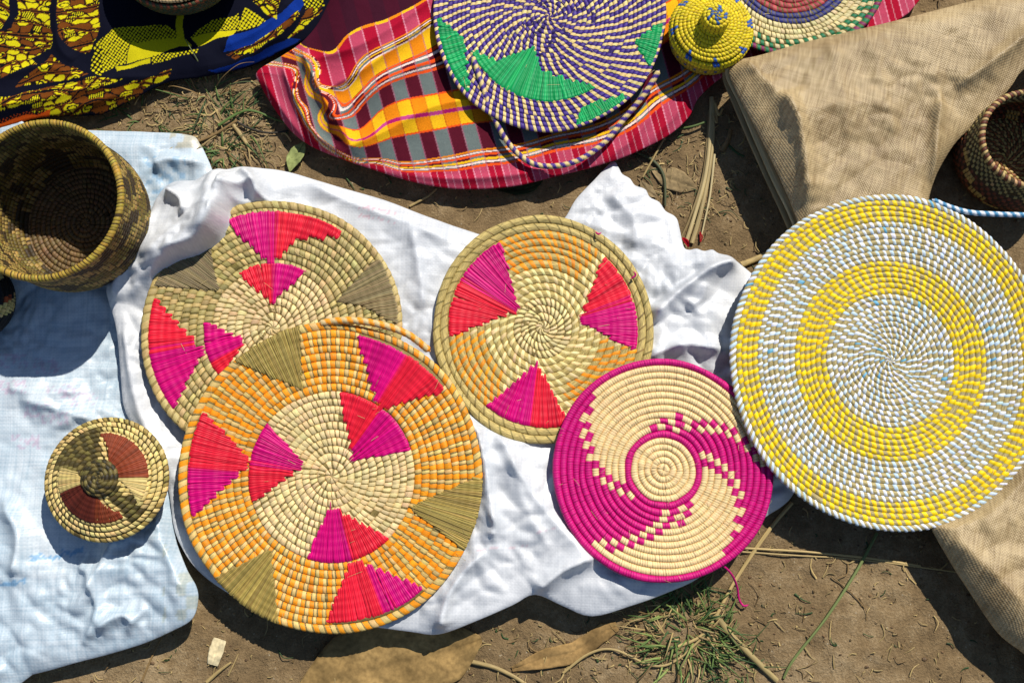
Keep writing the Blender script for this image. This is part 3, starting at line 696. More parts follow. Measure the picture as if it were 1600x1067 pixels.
def tray(name, label, fr, pitch, zone, wedges, cat='tray', rmin=None, flat=0.66, group='flat woven trays', rimscale=1.0, hairs=45):
    """zone(i, R, n_rings) -> dict(core, pitch, duty, skew, cols(deg array)) ; wedges: list of (prof, r_out, colour fn, dry?)"""
    wedges = [(straight(w[0]),)+tuple(w[1:]) for w in wedges]
    root = empty(name, fr.c, label, cat, fr.rot, group)
    n = int(round(fr.r/pitch)); pt = fr.r/n
    a = pt*0.53; b = pt*0.5*flat*0.001*2*0.5*1.06
    covered = [(w[0], w[1]) for w in wedges]
    for i in range(n):
        R = pt*(i+0.5)
        sp = zone(i, R, n)
        last = i == n-1
        bb = b*(rimscale if last else 1.0); aa = a*(1.0 if not last else 1.05)
        c = core_ring(fr.W, R, 0, aa, bb, sp['core'], root)
        N = nquant(R, sp.get('pitch', 8)) if not sp.get('exact') else max(8, int(2*PI*R/sp['pitch']))
        off = sp.get('off', 0.0)
        th = (np.arange(N)+0.5*(i % 2 if sp.get('brick') else 0)+off)/N*2*PI
        deg = np.degrees(th) % 360
        cols = sp['cols'](deg, np.arange(N))
        hw = np.full(N, PI/N*sp.get('duty', 0.9))
        if 'alt' in sp: hw = np.where(np.arange(N) % 2 == 0, hw*sp['alt'], hw*(2-sp['alt'])) ; th = th+np.where(np.arange(N) % 2 == 0, 0, 0)
        keep = ~in_wedges(deg, R, covered)
        if 'keep' in sp: keep &= sp['keep'](deg)
        keep &= (RNG.random(N) > 0.0015) | bool(sp.get('exact'))
        stitches(fr.W, R, 0, aa, bb, th[keep], hw[keep], cols[keep], c, skew=sp.get('skew', 0)/R, nph=7, nv=5, bulge=sp.get('bulge', .08), jit=sp.get('jit', .06))
    # stray fibre ends that stand off the weave
    if hairs:
        m = hairs; R0 = fr.r*np.sqrt(RNG.random(m)); t0 = RNG.uniform(0, 2*PI, m); l = RNG.uniform(5, 22, m); an = RNG.uniform(0, 2*PI, m)
        tt = np.linspace(0, 1, 5)[None, :, None]; q = np.array([-.3, .3])[None, None, :]
        X = (R0*np.cos(t0))[:, None, None]+tt*(l*np.cos(an))[:, None, None]-q*.7*np.sin(an)[:, None, None]+(RNG.normal(0, 3, m))[:, None, None]*tt**2
        Y = (R0*np.sin(t0))[:, None, None]+tt*(l*np.sin(an))[:, None, None]+q*.7*np.cos(an)[:, None, None]
        Vh = fr.W(np.hypot(X, Y), np.arctan2(Y, X), b+.0004+.0035*np.sin(tt*2.2)*RNG.uniform(.2, 1, (m, 1, 1))+0*q)
        Fh = ((np.arange(m)*10)[:, None, None]+gridF(5, 2)[None]).reshape(-1, 4)
        hc = np.repeat(lin(214, 190, 130)*RNG.uniform(.5, 1.1, (m, 1)), 10, 0)
        ho = mesh('stray_fibres', Vh.reshape(-1, 3), Fh, M_DRY, root, np.clip(hc, 0, 1), RNG.uniform(0, 9, (m*10, 2))); ho['kind'] = 'stuff'
    zt = b*1.02+0.0004
    for wd in wedges:
        prof, ro, cf, dry = wd[:4]
        strands('dry_grass_wedge' if dry else 'raffia_wedge', fr.W, prof, ro, pt, cf, root, zt, M_DRY if dry else M_STRAND, width=2.2 if dry else 3.3, rstep=None if dry else pt, rag=2.5 if dry else 1.0)
    return root

def two(split, lo, hi):
    def f(a):
        t = np.clip((a+random.gauss(0, 1.6)-split)/2.4+.5, 0, 1)
        return (lo*(1-t)+hi*t)*random.uniform(.86, 1.08)
    return f
def dryc(base, var=0.25):
    return lambda a: base*(1+random.uniform(-var, var))
def solid(c): return lambda deg, k: np.tile(c, (len(deg), 1))

# --- A: tan tray behind the orange one
RI = lambda c: c
def zoneA(i, R, n):
    if i == n-1: return dict(core=STRAWD, pitch=15, duty=.85, skew=3, cols=solid(STRAW*0.95), bulge=.1, jit=.08)
    if R < 100: return dict(core=STRAWD*0.8, pitch=8.5, duty=.86, skew=2, cols=solid(CREAM*0.9), jit=.09)
    def cols(deg, k): return np.where((k % 2 == 0)[:, None], STRAW*0.98, lin(166, 148, 92))
    return dict(core=OLIVE*0.6, pitch=8.2, duty=.92, skew=2, cols=cols, jit=.1)
wA = [([(54.8, 178), (75, 150), (93.6, 102), (114.3, 182)], 185, two(88.5, REDP, MAGENTA), False),
      ([(61.5, 103), (92, 42), (122.7, 100)], 102, two(91, MAGENTA, REDP), False),
      ([(166.7, 190), (199.7, 113), (220.3, 190)], 190, two(192, REDP, MAGENTA), False),
      ([(176.5, 105), (208, 48), (222, 100)], 107, two(209, MAGENTA, REDP), False),
      ([(290, 188), (315, 110), (342, 188)], 188, two(314, MAGENTA, REDP), False),
      ([(1, 196), (14, 140), (22.3, 105), (32.9, 185)], 196, dryc(lin(142, 126, 88)), True),
      ([(125.9, 188), (145.8, 102), (160.8, 194)], 196, dryc(lin(132, 116, 82)), True)]
tray('woven_tray', 'tan tray with magenta and red wedges, half hidden under the orange tray', FA, 11.8, zoneA, wA)

# --- B: orange tray
def zoneB(i, R, n):
    def cols(deg, k): return np.where((k % 2 == 0)[:, None], ORANGE, lin(218, 184, 112))
    if i == n-1: return dict(core=STRAWD, pitch=11, duty=.97, skew=3, cols=cols, jit=.08)
    if R < 128: return dict(core=STRAWD*0.85, pitch=8.0, duty=.90, skew=1.2, cols=solid(CREAM*0.98), jit=.09, brick=True)
    return dict(core=STRAWD*.8, pitch=7.0, duty=.97, skew=.8, cols=cols, jit=.10, alt=1.18)
wB = [([(142.5, 130), (157, 48), (197, 130)], 129, two(171.5, MAGENTA, REDP), False),
      ([(18.8, 127), (36, 43), (84.5, 126)], 128, two(52.5, MAGENTA, REDP), False),
      ([(254, 130), (267, 46), (313.5, 127)], 129, two(284.8, MAGENTA, REDP), False),
      ([(154.5, 222), (170, 128), (195.7, 222)], 221, two(176, REDP, MAGENTA), False),
      ([(37.3, 214), (54, 126), (79.8, 218)], 219, two(59, REDP, MAGENTA), False),
      ([(269.4, 220), (285, 128), (310.5, 218)], 219, two(294.6, REDP, MAGENTA), False),
      ([(103.3, 232), (110, 138), (130.9, 230)], 234, dryc(lin(158, 136, 70)), True),
      ([(-27.6, 225), (-20.8, 127), (-0.6, 222)], 234, dryc(lin(158, 136, 70)), True),
      ([(220.8, 228), (229.7, 142), (251, 236)], 234, dryc(lin(158, 136, 70)), True)]
B_root = tray('woven_tray', 'large orange tray with six magenta and red wedges, lying over the tan tray', FB, 11.8, zoneB, wB)

# --- C: straw tray
def zoneC(i, R, n):
    if i >= n-2: return dict(core=lin(206, 182, 112), pitch=19, duty=.2, skew=5, cols=solid(lin(136, 118, 64)), bulge=.05, jit=.1)
    def cols(deg, k):
        o = np.tile(lin(236, 212, 148), (len(deg), 1))
        d = deg % 360
        org = ((R > 95) & (((d > 52) & (d < 119)) | ((d > 184) & (d < 236)) | ((d > 290) & (d < 348)))) if R < 146 else np.zeros(len(d), bool)
        o[org] = ORANGE*0.95
        return o
    if R < 45: return dict(core=STRAWD*.85, pitch=7.5, duty=.7, skew=3, cols=cols, jit=.1)
    return dict(core=lin(200, 176, 106), pitch=13, duty=.48, skew=3.4, off=-0.06*i+.15*math.sin(i*2.4), cols=cols, jit=.12, bulge=.10)
wC = [([(118, 144), (144.5, 48), (184.8, 147)], 147, two(150, MAGENTA, REDP), False),
      ([(-13, 146), (9, 61), (47.2, 143)], 147, two(16.8, MAGENTA, REDP), False),
      ([(233.9, 146), (260, 55), (285, 147)], 148, two(262, MAGENTA, REDP), False)]
tray('woven_tray', 'straw tray with three magenta and red wedges and a thick plain rim', FC, 11.6, zoneC, wC, rimscale=1.25)

# --- D: pink spiral tray
LB = np.array([(60, 215), (70, 208), (88, 192), (100, 184), (111, 175), (122, 162), (136, 154), (146, 146), (155, 136), (162, 127)], float)
RB = np.array([(60, 80), (74, 70), (80, 56), (95, 45), (107, 39), (118, 31), (127, 26), (138, 17), (150, 8), (162, -2)], float)
LB2 = np.array([(60, 18), (66, 15), (83, 6.5), (98, -2), (108, -8), (121, -16), (132, -25), (141, -35), (149, -41), (155, -51), (162, -60)], float)
RB2 = np.array([(60, -80), (72, -84), (82, -90), (92, -97), (110, -108), (122, -115), (134, -121), (145, -126), (154, -132), (162, -138)], float)
def zoneD(i, R, n):
    creamD = lin(240, 208, 150)
    def cols(deg, k):
        o = np.tile(PINK, (len(deg), 1))
        if R < 49: o[:] = creamD; return o
        if R < 66 or i >= n-1: return o
        isC = np.zeros(len(deg), bool); chk = np.zeros(len(deg), bool); val = np.zeros(len(deg), bool)
        for Lb, Rb in ((LB, RB), (LB2, RB2)):
            tl, tr = np.interp(R, Lb[:, 0], Lb[:, 1]), np.interp(R, Rb[:, 0], Rb[:, 1])
            isC |= ((deg-tr) % 360) < ((tl-tr) % 360)
            for tb, s in ((tl, 1), (tr, -1)):
                d = np.radians(angdiff(deg, tb))*R*s
                wdt = 12.5
                lo, hi = (-12.5, 12.5)
                if s == -1 and R < 92: lo, hi = (-37.5, 12.5)
                m = (d > lo) & (d < hi); chk |= m
                val = np.where(m, (np.floor(d/wdt).astype(int) % 2) == 0, val)
        if R > 156: chk[:] = False
        isC = np.where(chk, val, isC)
        o[isC] = creamD
        return o
    return dict(core=(lambda dg: cols(dg, None)*.62), pitch=3.9, duty=1.04, skew=.6, exact=True, cols=cols, jit=.045, bulge=.05)
tray('woven_tray', 'magenta and cream swirl tray with checkered edges to the swirl', FD, 10.2, zoneD, [], rimscale=1.15, flat=0.9)

# --- E: yellow and white mat
def zoneE(i, R, n):
    base = LEMON if (98 < R < 152 or 207 < R < 238) else SNOW
    def cols(deg, k):
        o = np.tile(base, (len(deg), 1))
        if base is SNOW:
            q_ = RNG.random(len(deg)) < .34; o[q_] = lin(196, 216, 230)
            f = RNG.random(len(deg)) < 0.012; o[f] = lin(110, 176, 205)
        return o
    rim = i == n-1
    gaps = 2.2*vnoise(np.array([i*0.9]), np.array([3.1]), 4)[0]
    return dict(core=lin(194, 176, 122), pitch=12 if R > 60 else 8.5, duty=(.60 if base is LEMON else .46) if not rim else .55, skew=1.8 if not rim else 4, off=.16*math.sin(i*1.7), cols=cols, jit=.06, bulge=.17)
tray('round_mat', 'big yellow and white ringed mat at the right, overlapping the magenta tray', FE, 8.4, zoneE, [], cat='mat', flat=0.8)

# --- F: purple tray
def zoneF(i, R, n):
    def cols(deg, k): return np.where((k % 2 == 0)[:, None], PURPLE, lin(222, 196, 128))
    return dict(core=PURPLE*.6, pitch=6.0 if R > 20 else 4.5, duty=.98, skew=1.6, off=0.55*i, cols=cols, jit=.08, bulge=.06)
G1 = lambda a: GREEN*random.uniform(.7, 1.15)
wF = [([(206, 134), (222, 110), (243, 56), (262, 90), (301, 134)], 136, G1, False),
      ([(283, 176), (290, 152), (312, 176)], 178, G1, False),
      ([(182, 176), (196, 140), (224, 172)], 176, G1, False),
      ([(-28, 176), (-18, 140), (-6, 172)], 178, G1, False),
      ([(12, 120), (24, 96), (36, 124)], 126, G1, False)]
F_root = tray('woven_tray', 'purple and cream tray with bright green wedges, on the plaid cloth', FF, 7.3, zoneF, wF)

# --- H: striped tray, upper right
def zoneH(i, R, n):
    c2 = lin(214, 196, 140)
    if R < 86: c1 = lin(150, 40, 52); c2 = lin(176, 70, 70)
    elif R < 102: c1 = lin(34, 38, 110); c2 = lin(60, 60, 110)
    elif R < 126: c1 = c2 = lin(214, 196, 140)
    elif R < 143: c1 = lin(10, 110, 66)
    else: c1 = lin(10, 110, 66); c2 = lin(120, 20, 80)
    def cols(deg, k): return np.where(((k+i) % 2 == 0)[:, None], c1, c2)
    return dict(core=OLIVE*.6, pitch=7.0, duty=.92, skew=1.5, cols=cols, jit=.08)
tray('woven_tray', 'red, blue and green ringed tray tucked behind the brown sack', FH, 8.3, zoneH, [])

# ------------------------------------------------------------------ round baskets and lids (stacked coils)
def revolve(root, part, rings, spec, tilt=None):
    """rings: (R mm, z mm, a, b); part: name of the part that holds the coils"""
    def W(R, th, z): return np.stack([R*0.001*np.cos(th), R*0.001*np.sin(th), z+0*R], -1)
    for i, (R, z, a, b, side) in enumerate(rings):
        sp = spec(i, R, z, len(rings))
        c = core_ring(W, R, z*0.001, a, b*0.001, sp['core'], root)
        N = max(8, int(2*PI*R/sp['pitch'])) if sp.get('exact') else nquant(R, sp['pitch'])
        th = (np.arange(N)+sp.get('off', 0)+(.5*(i % 2) if sp.get('brick') else 0))/N*2*PI; deg = np.degrees(th) % 360
        cols = sp['cols'](deg, np.arange(N)); keep = RNG.random(N) > .004
        if 'keep' in sp: keep &= sp['keep'](deg)
        ph = {'top': (-105, 105), 'all': (-180, 180), 'out': (-30, 190)}[side]
        stitches(W, R, z*0.001, a, b*0.001, th[keep], np.full(N, PI/N*sp.get('duty', .9))[keep], cols[keep], c, skew=sp.get('skew', 0)/R, phi=ph, nph=7 if side == 'top' else 11, bulge=sp.get('bulge', .09), jit=sp.get('jit', .08))
    return W

# --- I: deep basket
root = empty('deep_basket', P(136, 350, .030), 'deep round brown basket standing open at the left edge', 'basket', (math.radians(3.4), math.radians(-2.6), 0))
DK, OLB, TANB = lin(58, 46, 24), lin(132, 112, 46), lin(190, 158, 84)
rings = [(8*(i+.5), 3, 4.3, 4.0, 'top') for i in range(12)]
prof = [(95, 4), (100, 10.5), (104, 17.5), (107, 25), (109, 32.5), (110.5, 40), (111.5, 47.5), (112, 55), (112.2, 62.5), (112, 70), (111.8, 77.5), (111.5, 85), (111.3, 92.5), (111.2, 100), (111.5, 107.5), (111.8, 115), (112, 122.5), (112.5, 130), (113, 138), (114, 145.5)]
rings += [(r, z+2, 4.9, 4.7, 'all') for r, z in prof]
def specI(i, R, z, n):
    def cols(deg, k):
        o = np.tile(OLB*0.62, (len(deg), 1))
        if i < 12: o[:] = lin(116, 92, 58); return o
        if i == n-1: o[:] = lin(168, 140, 52); return o
        blk = (np.floor(deg/7.5).astype(int)+(i//2)) % 4; o[blk == 0] = TANB*0.62
        band = (vnoise(deg/14.0, np.full(len(deg), i/2.2), 6) > .25); o[band] = TANB*.6
        dk = (vnoise(deg/11.0, np.full(len(deg), i/2.0), 16) > .28); o[dk] = DK
        return o
    return dict(core=lin(74, 56, 30), pitch=6.5 if i != n-1 else 5, duty=.95, skew=1.2, cols=cols, jit=.14, exact=i == n-1)
revolve(root, 'wall', rings, specI)

# --- J: small lid
JC = P(169, 749, .080)
root = empty('lidded_basket', (JC.x, JC.y, .034), 'small straw basket with a domed lid, brown wedges and coiled knob, on the white sack', 'basket', (0, 0, 0))
def dome(R, Rm, h, p=2.0): return h*(1-(R/Rm)**p)
rings = []
JZ = 43.0
Rm = 93; JS = .925
for i in range(10):
    R = 17+8.0*(i+.5); rings.append((R, JZ+8+dome(R, Rm, 24, 2.2), 4.4, 4.2, 'top' if i < 8 else 'out'))
rings += [(91, JZ+3, 4.6, 4.4, 'out')]
rings += [(r, JZ+z, 4, 4, sd) for r, z, sd in ((27, 31, 'out'), (25, 36.5, 'out'), (20, 40, 'top'), (13.5, 41.5, 'top'), (8, 40.5, 'top'), (3.5, 39.5, 'top'))]
rings += [(r, z, 4.7, 4.4, 'out') for r, z in ((66, 4), (74, 10), (79, 17), (82, 24), (84, 31), (85, 38))]
CRJ, GRJ, BRJ, MRJ = lin(216, 190, 120), lin(120, 106, 56), lin(132, 58, 30), lin(92, 36, 24)
def specJ(i, R, z, n):
    def cols(deg, k):
        o = np.tile(CRJ, (len(deg), 1))
        if i == 10: o = np.where((k % 2 == 0)[:, None], lin(58, 48, 24), lin(206, 182, 110))
        elif i == 9: o = np.where((k % 2 == 0)[:, None], lin(150, 128, 66), CRJ)
        elif i > 16: o = np.where((k % 2 == 0)[:, None], lin(150, 128, 70), lin(96, 80, 40))
        elif i > 10: o = np.where((k % 2 != 0)[:, None], GRJ*.8, lin(50, 44, 24))
        elif i < 8:
            g = ((deg > 96) & (deg < 172)) | ((deg > 300) & (deg < 326)); o[g] = GRJ; o[g & (k % 2 == 0)] = lin(74, 64, 34)
        return o
    return dict(core=lin(92, 78, 40), pitch=7.5, duty=.84, skew=2.2, cols=cols, jit=.1)
Wj = revolve(root, 'dome', [(r*JS, z, a*JS, b_, sd) for r, z, a, b_, sd in rings], specJ)
def Wjd(R, th, z):
    return np.stack([R*JS*.001*np.cos(th), R*JS*.001*np.sin(th), z+(JZ+8+dome(R, Rm, 24, 2.2))*.001], -1)
for prof, ro, cj in [([(2, 20), (45, 20), (70, 30), (96, 66)], 72, BRJ), ([(-36, 70), (-20, 45), (1, 20)], 70, CRJ), ([(200, 24), (262, 24)], 70, MRJ), ([(263, 24), (300, 58)], 70, BRJ*.9), ([(166, 36), (199, 26)], 70, CRJ*.95)]:
    strands('raffia_wedge', Wjd, prof, ro, 8, (lambda a, cj=cj: cj*random.uniform(.8, 1.15)), root, .0050, M_DRY, width=2.4, rag=1.2)

# --- K: small open basket, right edge
KC = P(1612, 218, .098)
root = empty('small_basket', (KC.x, KC.y, .004), 'small dark open basket half in shade at the right edge', 'basket', (0, 0, 0))
rings = [(6.2*(i+.5), 3, 3.4, 3.2, 'top') for i in range(12)]
prof = [(74, 5), (80, 10), (84.5, 15.5), (87, 21), (88, 27), (88, 33), (87, 39), (85, 45), (82.5, 50.5), (80, 56.5), (78, 62.5), (76.5, 68.5), (75.5, 74.5), (75, 80.5), (75, 86.5), (75.5, 92.5)]
rings += [(r, z+2, 4.6, 4.2, 'all') for r, z in prof]
def specK(i, R, z, n):
    def cols(deg, k):
        if i < 12: return np.where(((k+i) % 2 == 0)[:, None], lin(206, 180, 110), lin(150, 100, 60))
        if i == n-1: return np.where((k % 2 == 0)[:, None], lin(190, 158, 100), lin(104, 50, 30))
        if i > 20: return np.where(((k+i) % 2 == 0)[:, None], lin(170, 152, 96), lin(66, 58, 34))
        o = np.where(((k+i) % 2 == 0)[:, None], lin(128, 70, 44), lin(70, 44, 26))
        m = (np.floor(deg/18).astype(int)+i//2) % 5 == 0; o[m] = lin(196, 164, 90)
        return o
    return dict(core=lin(84, 66, 36), pitch=5.6, duty=.88, skew=1.6, cols=cols, jit=.1)
revolve(root, 'wall', rings, specK)

# --- L: black basket, left edge
root = empty('small_basket', P(-32, 476, .026), 'black and cream patterned basket cut off by the left edge', 'basket', (0, 0, 0))
prof = [(50, 4), (56, 10), (59.5, 16.5), (61.5, 23), (62, 29.5), (61.5, 36), (59.5, 42.5), (56, 48.5), (51, 53.5), (44.5, 57), (37.5, 59.5), (30.5, 61.5), (23.5, 63), (16.5, 64), (9.5, 64.5), (3.5, 65)]
rings = [(r, z, 3.9, 3.8, 'out' if i < 9 else 'top') for i, (r, z) in enumerate(prof)]
def specL(i, R, z, n):
    def cols(deg, k):
        o = np.tile(lin(28, 26, 26), (len(deg), 1))
        d = (deg+i*5) % 60
        m = (i >= 3) & (i <= 9) & (d < 24); o[m] = lin(214, 190, 120)
        m = (i >= 5) & (i <= 6) & (d > 24) & (d < 32); o[m] = lin(170, 80, 40)
        return o
    return dict(core=lin(40, 36, 28), pitch=4.6, duty=.95, skew=1, cols=cols, jit=.1, exact=True)
revolve(root, 'wall', rings, specL)

# --- G: yellow lidded basket
root = empty('lidded_basket', P(1103, 68, .03), 'small yellow lidded basket with blue flecks and a knobbed lid', 'basket', (0, 0, 0))
prof = [(50, 4), (55, 9.5), (57.5, 15), (59, 21), (59.5, 27), (60, 33), (60, 39)]
rings = [(r, z, 3.5, 3.4, 'out') for r, z in prof]
YL, BLU = lin(222, 196, 18), lin(30, 84, 170)
nb = len(rings)
rings += [(63, 46, 3.6, 3.6, 'out'), (61, 51.5, 3.6, 3.4, 'out')]
for i in range(7):
    R = 56-5.8*i; rings.append((R, 55+20*(1-(R/62)**1.7), 3.4, 3.2, 'top'))
rings += [(18.5, 75.5, 3.4, 3.4, 'out'), (18, 81, 3.4, 3.4, 'out'), (18.5, 86.5, 3.3, 3.3, 'out'), (18, 92, 3.3, 3.3, 'out'), (13, 95.5, 3.2, 3, 'top'), (7.5, 97, 3.2, 3, 'top'), (2.5, 97.5, 3, 2.8, 'top')]
def specG(i, R, z, n):
    def cols(deg, k):
        o = np.tile(YL, (len(deg), 1))
        if i < nb: o = np.where(((k+i) % 3 == 0)[:, None], lin(40, 70, 130), lin(190, 160, 40)) if i % 3 == 1 else np.tile(lin(176, 146, 40), (len(deg), 1))
        if i in (nb+1, nb+2):
            m = (deg % 45) < (11 if i == nb+1 else 6); o[m] = BLU
        if i >= n-2: o = np.where((k % 3 == 0)[:, None], YL*.8, lin(40, 92, 160))
        if i == n-3: o = np.where((k % 3 == 0)[:, None], lin(40, 92, 160), YL)
        return o
    return dict(core=lin(170, 146, 40), pitch=5.2, duty=.86, skew=1.4, cols=cols, jit=.08, bulge=.18)
revolve(root, 'body', rings, specG)

# --- M: lidded basket on the wax cloth
root = empty('lidded_basket', P(292, -48, .03), 'cream and red lidded basket cut off by the top edge, on the wax print cloth', 'basket', (0, 0, 0))
prof = [(66, 4), (74, 9), (81, 15), (87, 21), (91, 27), (94, 33), (96, 39), (97, 45.5), (97.5, 52), (97.5, 58.5)]
rings = [(r, z, 4.4, 4.1, 'out') for r, z in prof]; nbm = len(rings)
rings += [(101, 66, 3.8, 3.8, 'out')]
for i in range(15):
    R = 95-6.3*i; rings.append((R, 70+34*(1-(R/101)**1.8), 3.6, 3.4, 'top'))
def specM(i, R, z, n):
    def cols(deg, k):
        if i <= nbm-2: return np.where(((k+i) % 2 == 0)[:, None], lin(34, 56, 40), lin(70, 60, 36))
        if i <= nbm: return np.where(((k+i) % 2 == 0)[:, None], lin(130, 64, 40), lin(60, 70, 44))
        return [np.where((k % 2 == 0)[:, None], lin(214, 190, 140), lin(150, 60, 40)), np.where((k % 3 == 0)[:, None], lin(30, 26, 26), lin(214, 190, 140)), np.where((k % 2 == 0)[:, None], lin(206, 180, 130), lin(196, 170, 120))][i % 3]
    return dict(core=lin(84, 70, 40), pitch=5.6, duty=.9, skew=1.6, cols=cols, jit=.1)
revolve(root, 'body', rings, specM)

# ------------------------------------------------------------------ ropes, threads
def tube_pts(C, rad, nseg=8):
    C = np.asarray(C, float); n = len(C); T = np.gradient(C, axis=0); T /= np.linalg.norm(T, axis=1)[:, None]+1e-12
    up = np.array([0, 0, 1.0]); S = np.cross(T, up); S /= np.linalg.norm(S, axis=1)[:, None]+1e-9; U = np.cross(S, T)
    ph = np.linspace(0, 2*PI, nseg+1)
    return C, T, S, U, ph
def rope(name, pts, rad, cols, parent, pitch=0.011, mat=None, twist=1.0):
    """wrapped cord: pts (px, py, z); wrap colours alternate in a helix that stands proud"""
    c = catmull([(*P(a, b, z)[:3],) for a, b, z in pts], 24, False)
    seg = np.linalg.norm(np.diff(c, axis=0), axis=1); s = np.concatenate([[0], np.cumsum(seg)])
    n = int(s[-1]/0.0011)+2; ss = np.linspace(0, s[-1], n)
    c = np.stack([np.interp(ss, s, c[:, k]) for k in range(3)], -1)
    C, T, S, U, ph = tube_pts(c, rad, 10)
    f = (ss[:, None]/pitch+twist*ph[None]/(2*PI)); fr = f-np.floor(f); k = np.floor(f*len(cols)).astype(int) % len(cols)
    loc = f*len(cols)-np.floor(f*len(cols))
    rr = rad*(0.9+0.16*np.sqrt(np.clip(1-(2*loc-1)**2, 0, 1)))
    tap = np.clip(np.minimum(ss, ss[-1]-ss)/0.004, 0.3, 1)[:, None]; rr = rr*tap
    V = C[:, None]+rr[..., None]*(np.cos(ph)[None, :, None]*S[:, None]+np.sin(ph)[None, :, None]*U[:, None])
    col = np.array(cols)[k]
    uv = np.stack([f*2, ph[None]+0*f], -1)
    return mesh(name, V.reshape(-1, 3), gridF(n, 11), mat or M_STITCH, parent, col.reshape(-1, 3), uv.reshape(-1, 2))
def keep_world(o, parent):
    bpy.context.view_layer.update()
    o.parent = parent; o.matrix_parent_inverse = parent.matrix_world.inverted()
    return o
bpy.context.view_layer.update()
keep_world(rope('hanging_loop', [(498, 506, .088), (530, 501, .092), (565, 502, .093), (605, 510, .091), (640, 524, .085), (672, 549, .070)], .0052, [ORANGE, CREAM*.8], None, .016), B_root)
keep_world(rope('hanging_loop', [(738, 88, .056), (752, 130, .056), (770, 180, .050), (795, 225, .045), (828, 254, .042), (865, 260, .042), (905, 250, .042), (945, 222, .042), (975, 186, .044), (1005, 150, .050), (1030, 110, .058)], .0044, [PURPLE, lin(222, 196, 128)], None, .014), F_root)
E_root = [o for o in bpy.data.objects if o.name.startswith('round_mat')][0]
keep_world(rope('hanging_loop', [(1456, 312, .086), (1482, 323, .088), (1515, 332, .088), (1560, 335, .088), (1610, 337, .09), (1680, 345, .09)], .0040, [lin(226, 230, 236), lin(60, 130, 170)], None, .013), E_root)
D_root = [o for o in bpy.data.objects if o.get('label', '').startswith('magenta and cream swirl')][0]
keep_world(rope('loose_thread', [(1118, 878, .050), (1133, 886, .044), (1145, 900, .03), (1152, 918, .012), (1155, 936, .005), (1162, 946, .004), (1170, 944, .004)], .0016, [PINK, PINK*.8], None, .008), D_root)
C_root = [o for o in bpy.data.objects if o.get('label', '').startswith('straw tray')][0]
for pts in ([(930, 362, .058), (935, 366, .063), (940, 363, .064)], [(985, 436, .058), (993, 430, .060), (990, 424, .063)]):
    keep_world(rope('loose_thread', pts, .0014, [PINK, PINK], None, .01), C_root)

# ------------------------------------------------------------------ litter on the ground
def hem(pts, w0, w1, col):
    V, F, cc, uv = ribbon_geo([tuple(P(a, b, h)) for a, b, h in pts], w0, w1, col, .10, 5)
    return keep_world(mesh('folded_hem', V, F, M_DRY, None, cc, uv), burlap)
def ribbon(name, pts, w0, w1, col, parent=None, curl=0.25, mat=None, nw=4, jitter=0.06):
    """bent straw or blade: pts (px, py, z above ground); widths in metres"""
    q = []
    for a, b, h in pts:
        p = P(a, b, h); q.append((p.x, p.y, h+float(ground_h(np.array([p.x]), np.array([p.y]))[0])))
    return ribbon_w(name, q, w0, w1, col, parent, curl, mat, nw)
def ribbon_geo(q, w0, w1, col, curl=.25, nw=4, n=None):
    c = catmull(q, 8, False); n = len(c)
    C, T, S, U, ph = tube_pts(c, 1)
    t = np.linspace(0, 1, n)[:, None]; k = np.linspace(-1, 1, nw)[None]
    wd = (w0+(w1-w0)*t)
    V = C[:, None]+S[:, None]*(k*wd/2)[..., None]+np.array([0, 0, 1.0])*((1-k*k)*wd*curl)[..., None]
    under = C[:, None]+S[:, None]*(k[:, ::-1]*wd/2)[..., None]-np.array([0, 0, 1.0])*(wd*0.12*np.ones_like(k))[..., None]
    V = np.concatenate([V, under, V[:, :1]], 1)
    cc = np.tile(np.asarray(col), (V.shape[0]*V.shape[1], 1))
    uv = np.stack([t*10+0*np.zeros((1, 2*nw+1))+random.random()*50, np.linspace(0, 2, 2*nw+1)[None]+0*t+random.random()*50], -1)
    return V.reshape(-1, 3), gridF(n, 2*nw+1), cc, uv.reshape(-1, 2)
def ribbon_w(name, q, w0, w1, col, parent, curl, mat, nw):
    V, F, cc, uv = ribbon_geo(q, w0, w1, col, curl, nw)
    return mesh(name, V, F, mat or M_PLANT, parent, cc, uv)
def join_geo(name, parts, parent=None, mat=None):
    Vs, Fs, Cs, Us = [], [], [], []; k = 0
    for V, F, C, U in parts:
        Vs.append(V); Fs.append(F+k); Cs.append(C); Us.append(U); k += len(V)
    return mesh(name, np.vstack(Vs), np.vstack(Fs), mat or M_PLANT, parent, np.vstack(Cs), np.vstack(Us))
SC, SB, GG, GD =  lin(186, 160, 104), lin(130, 104, 64), lin(92, 116, 56), lin(52, 78, 36)

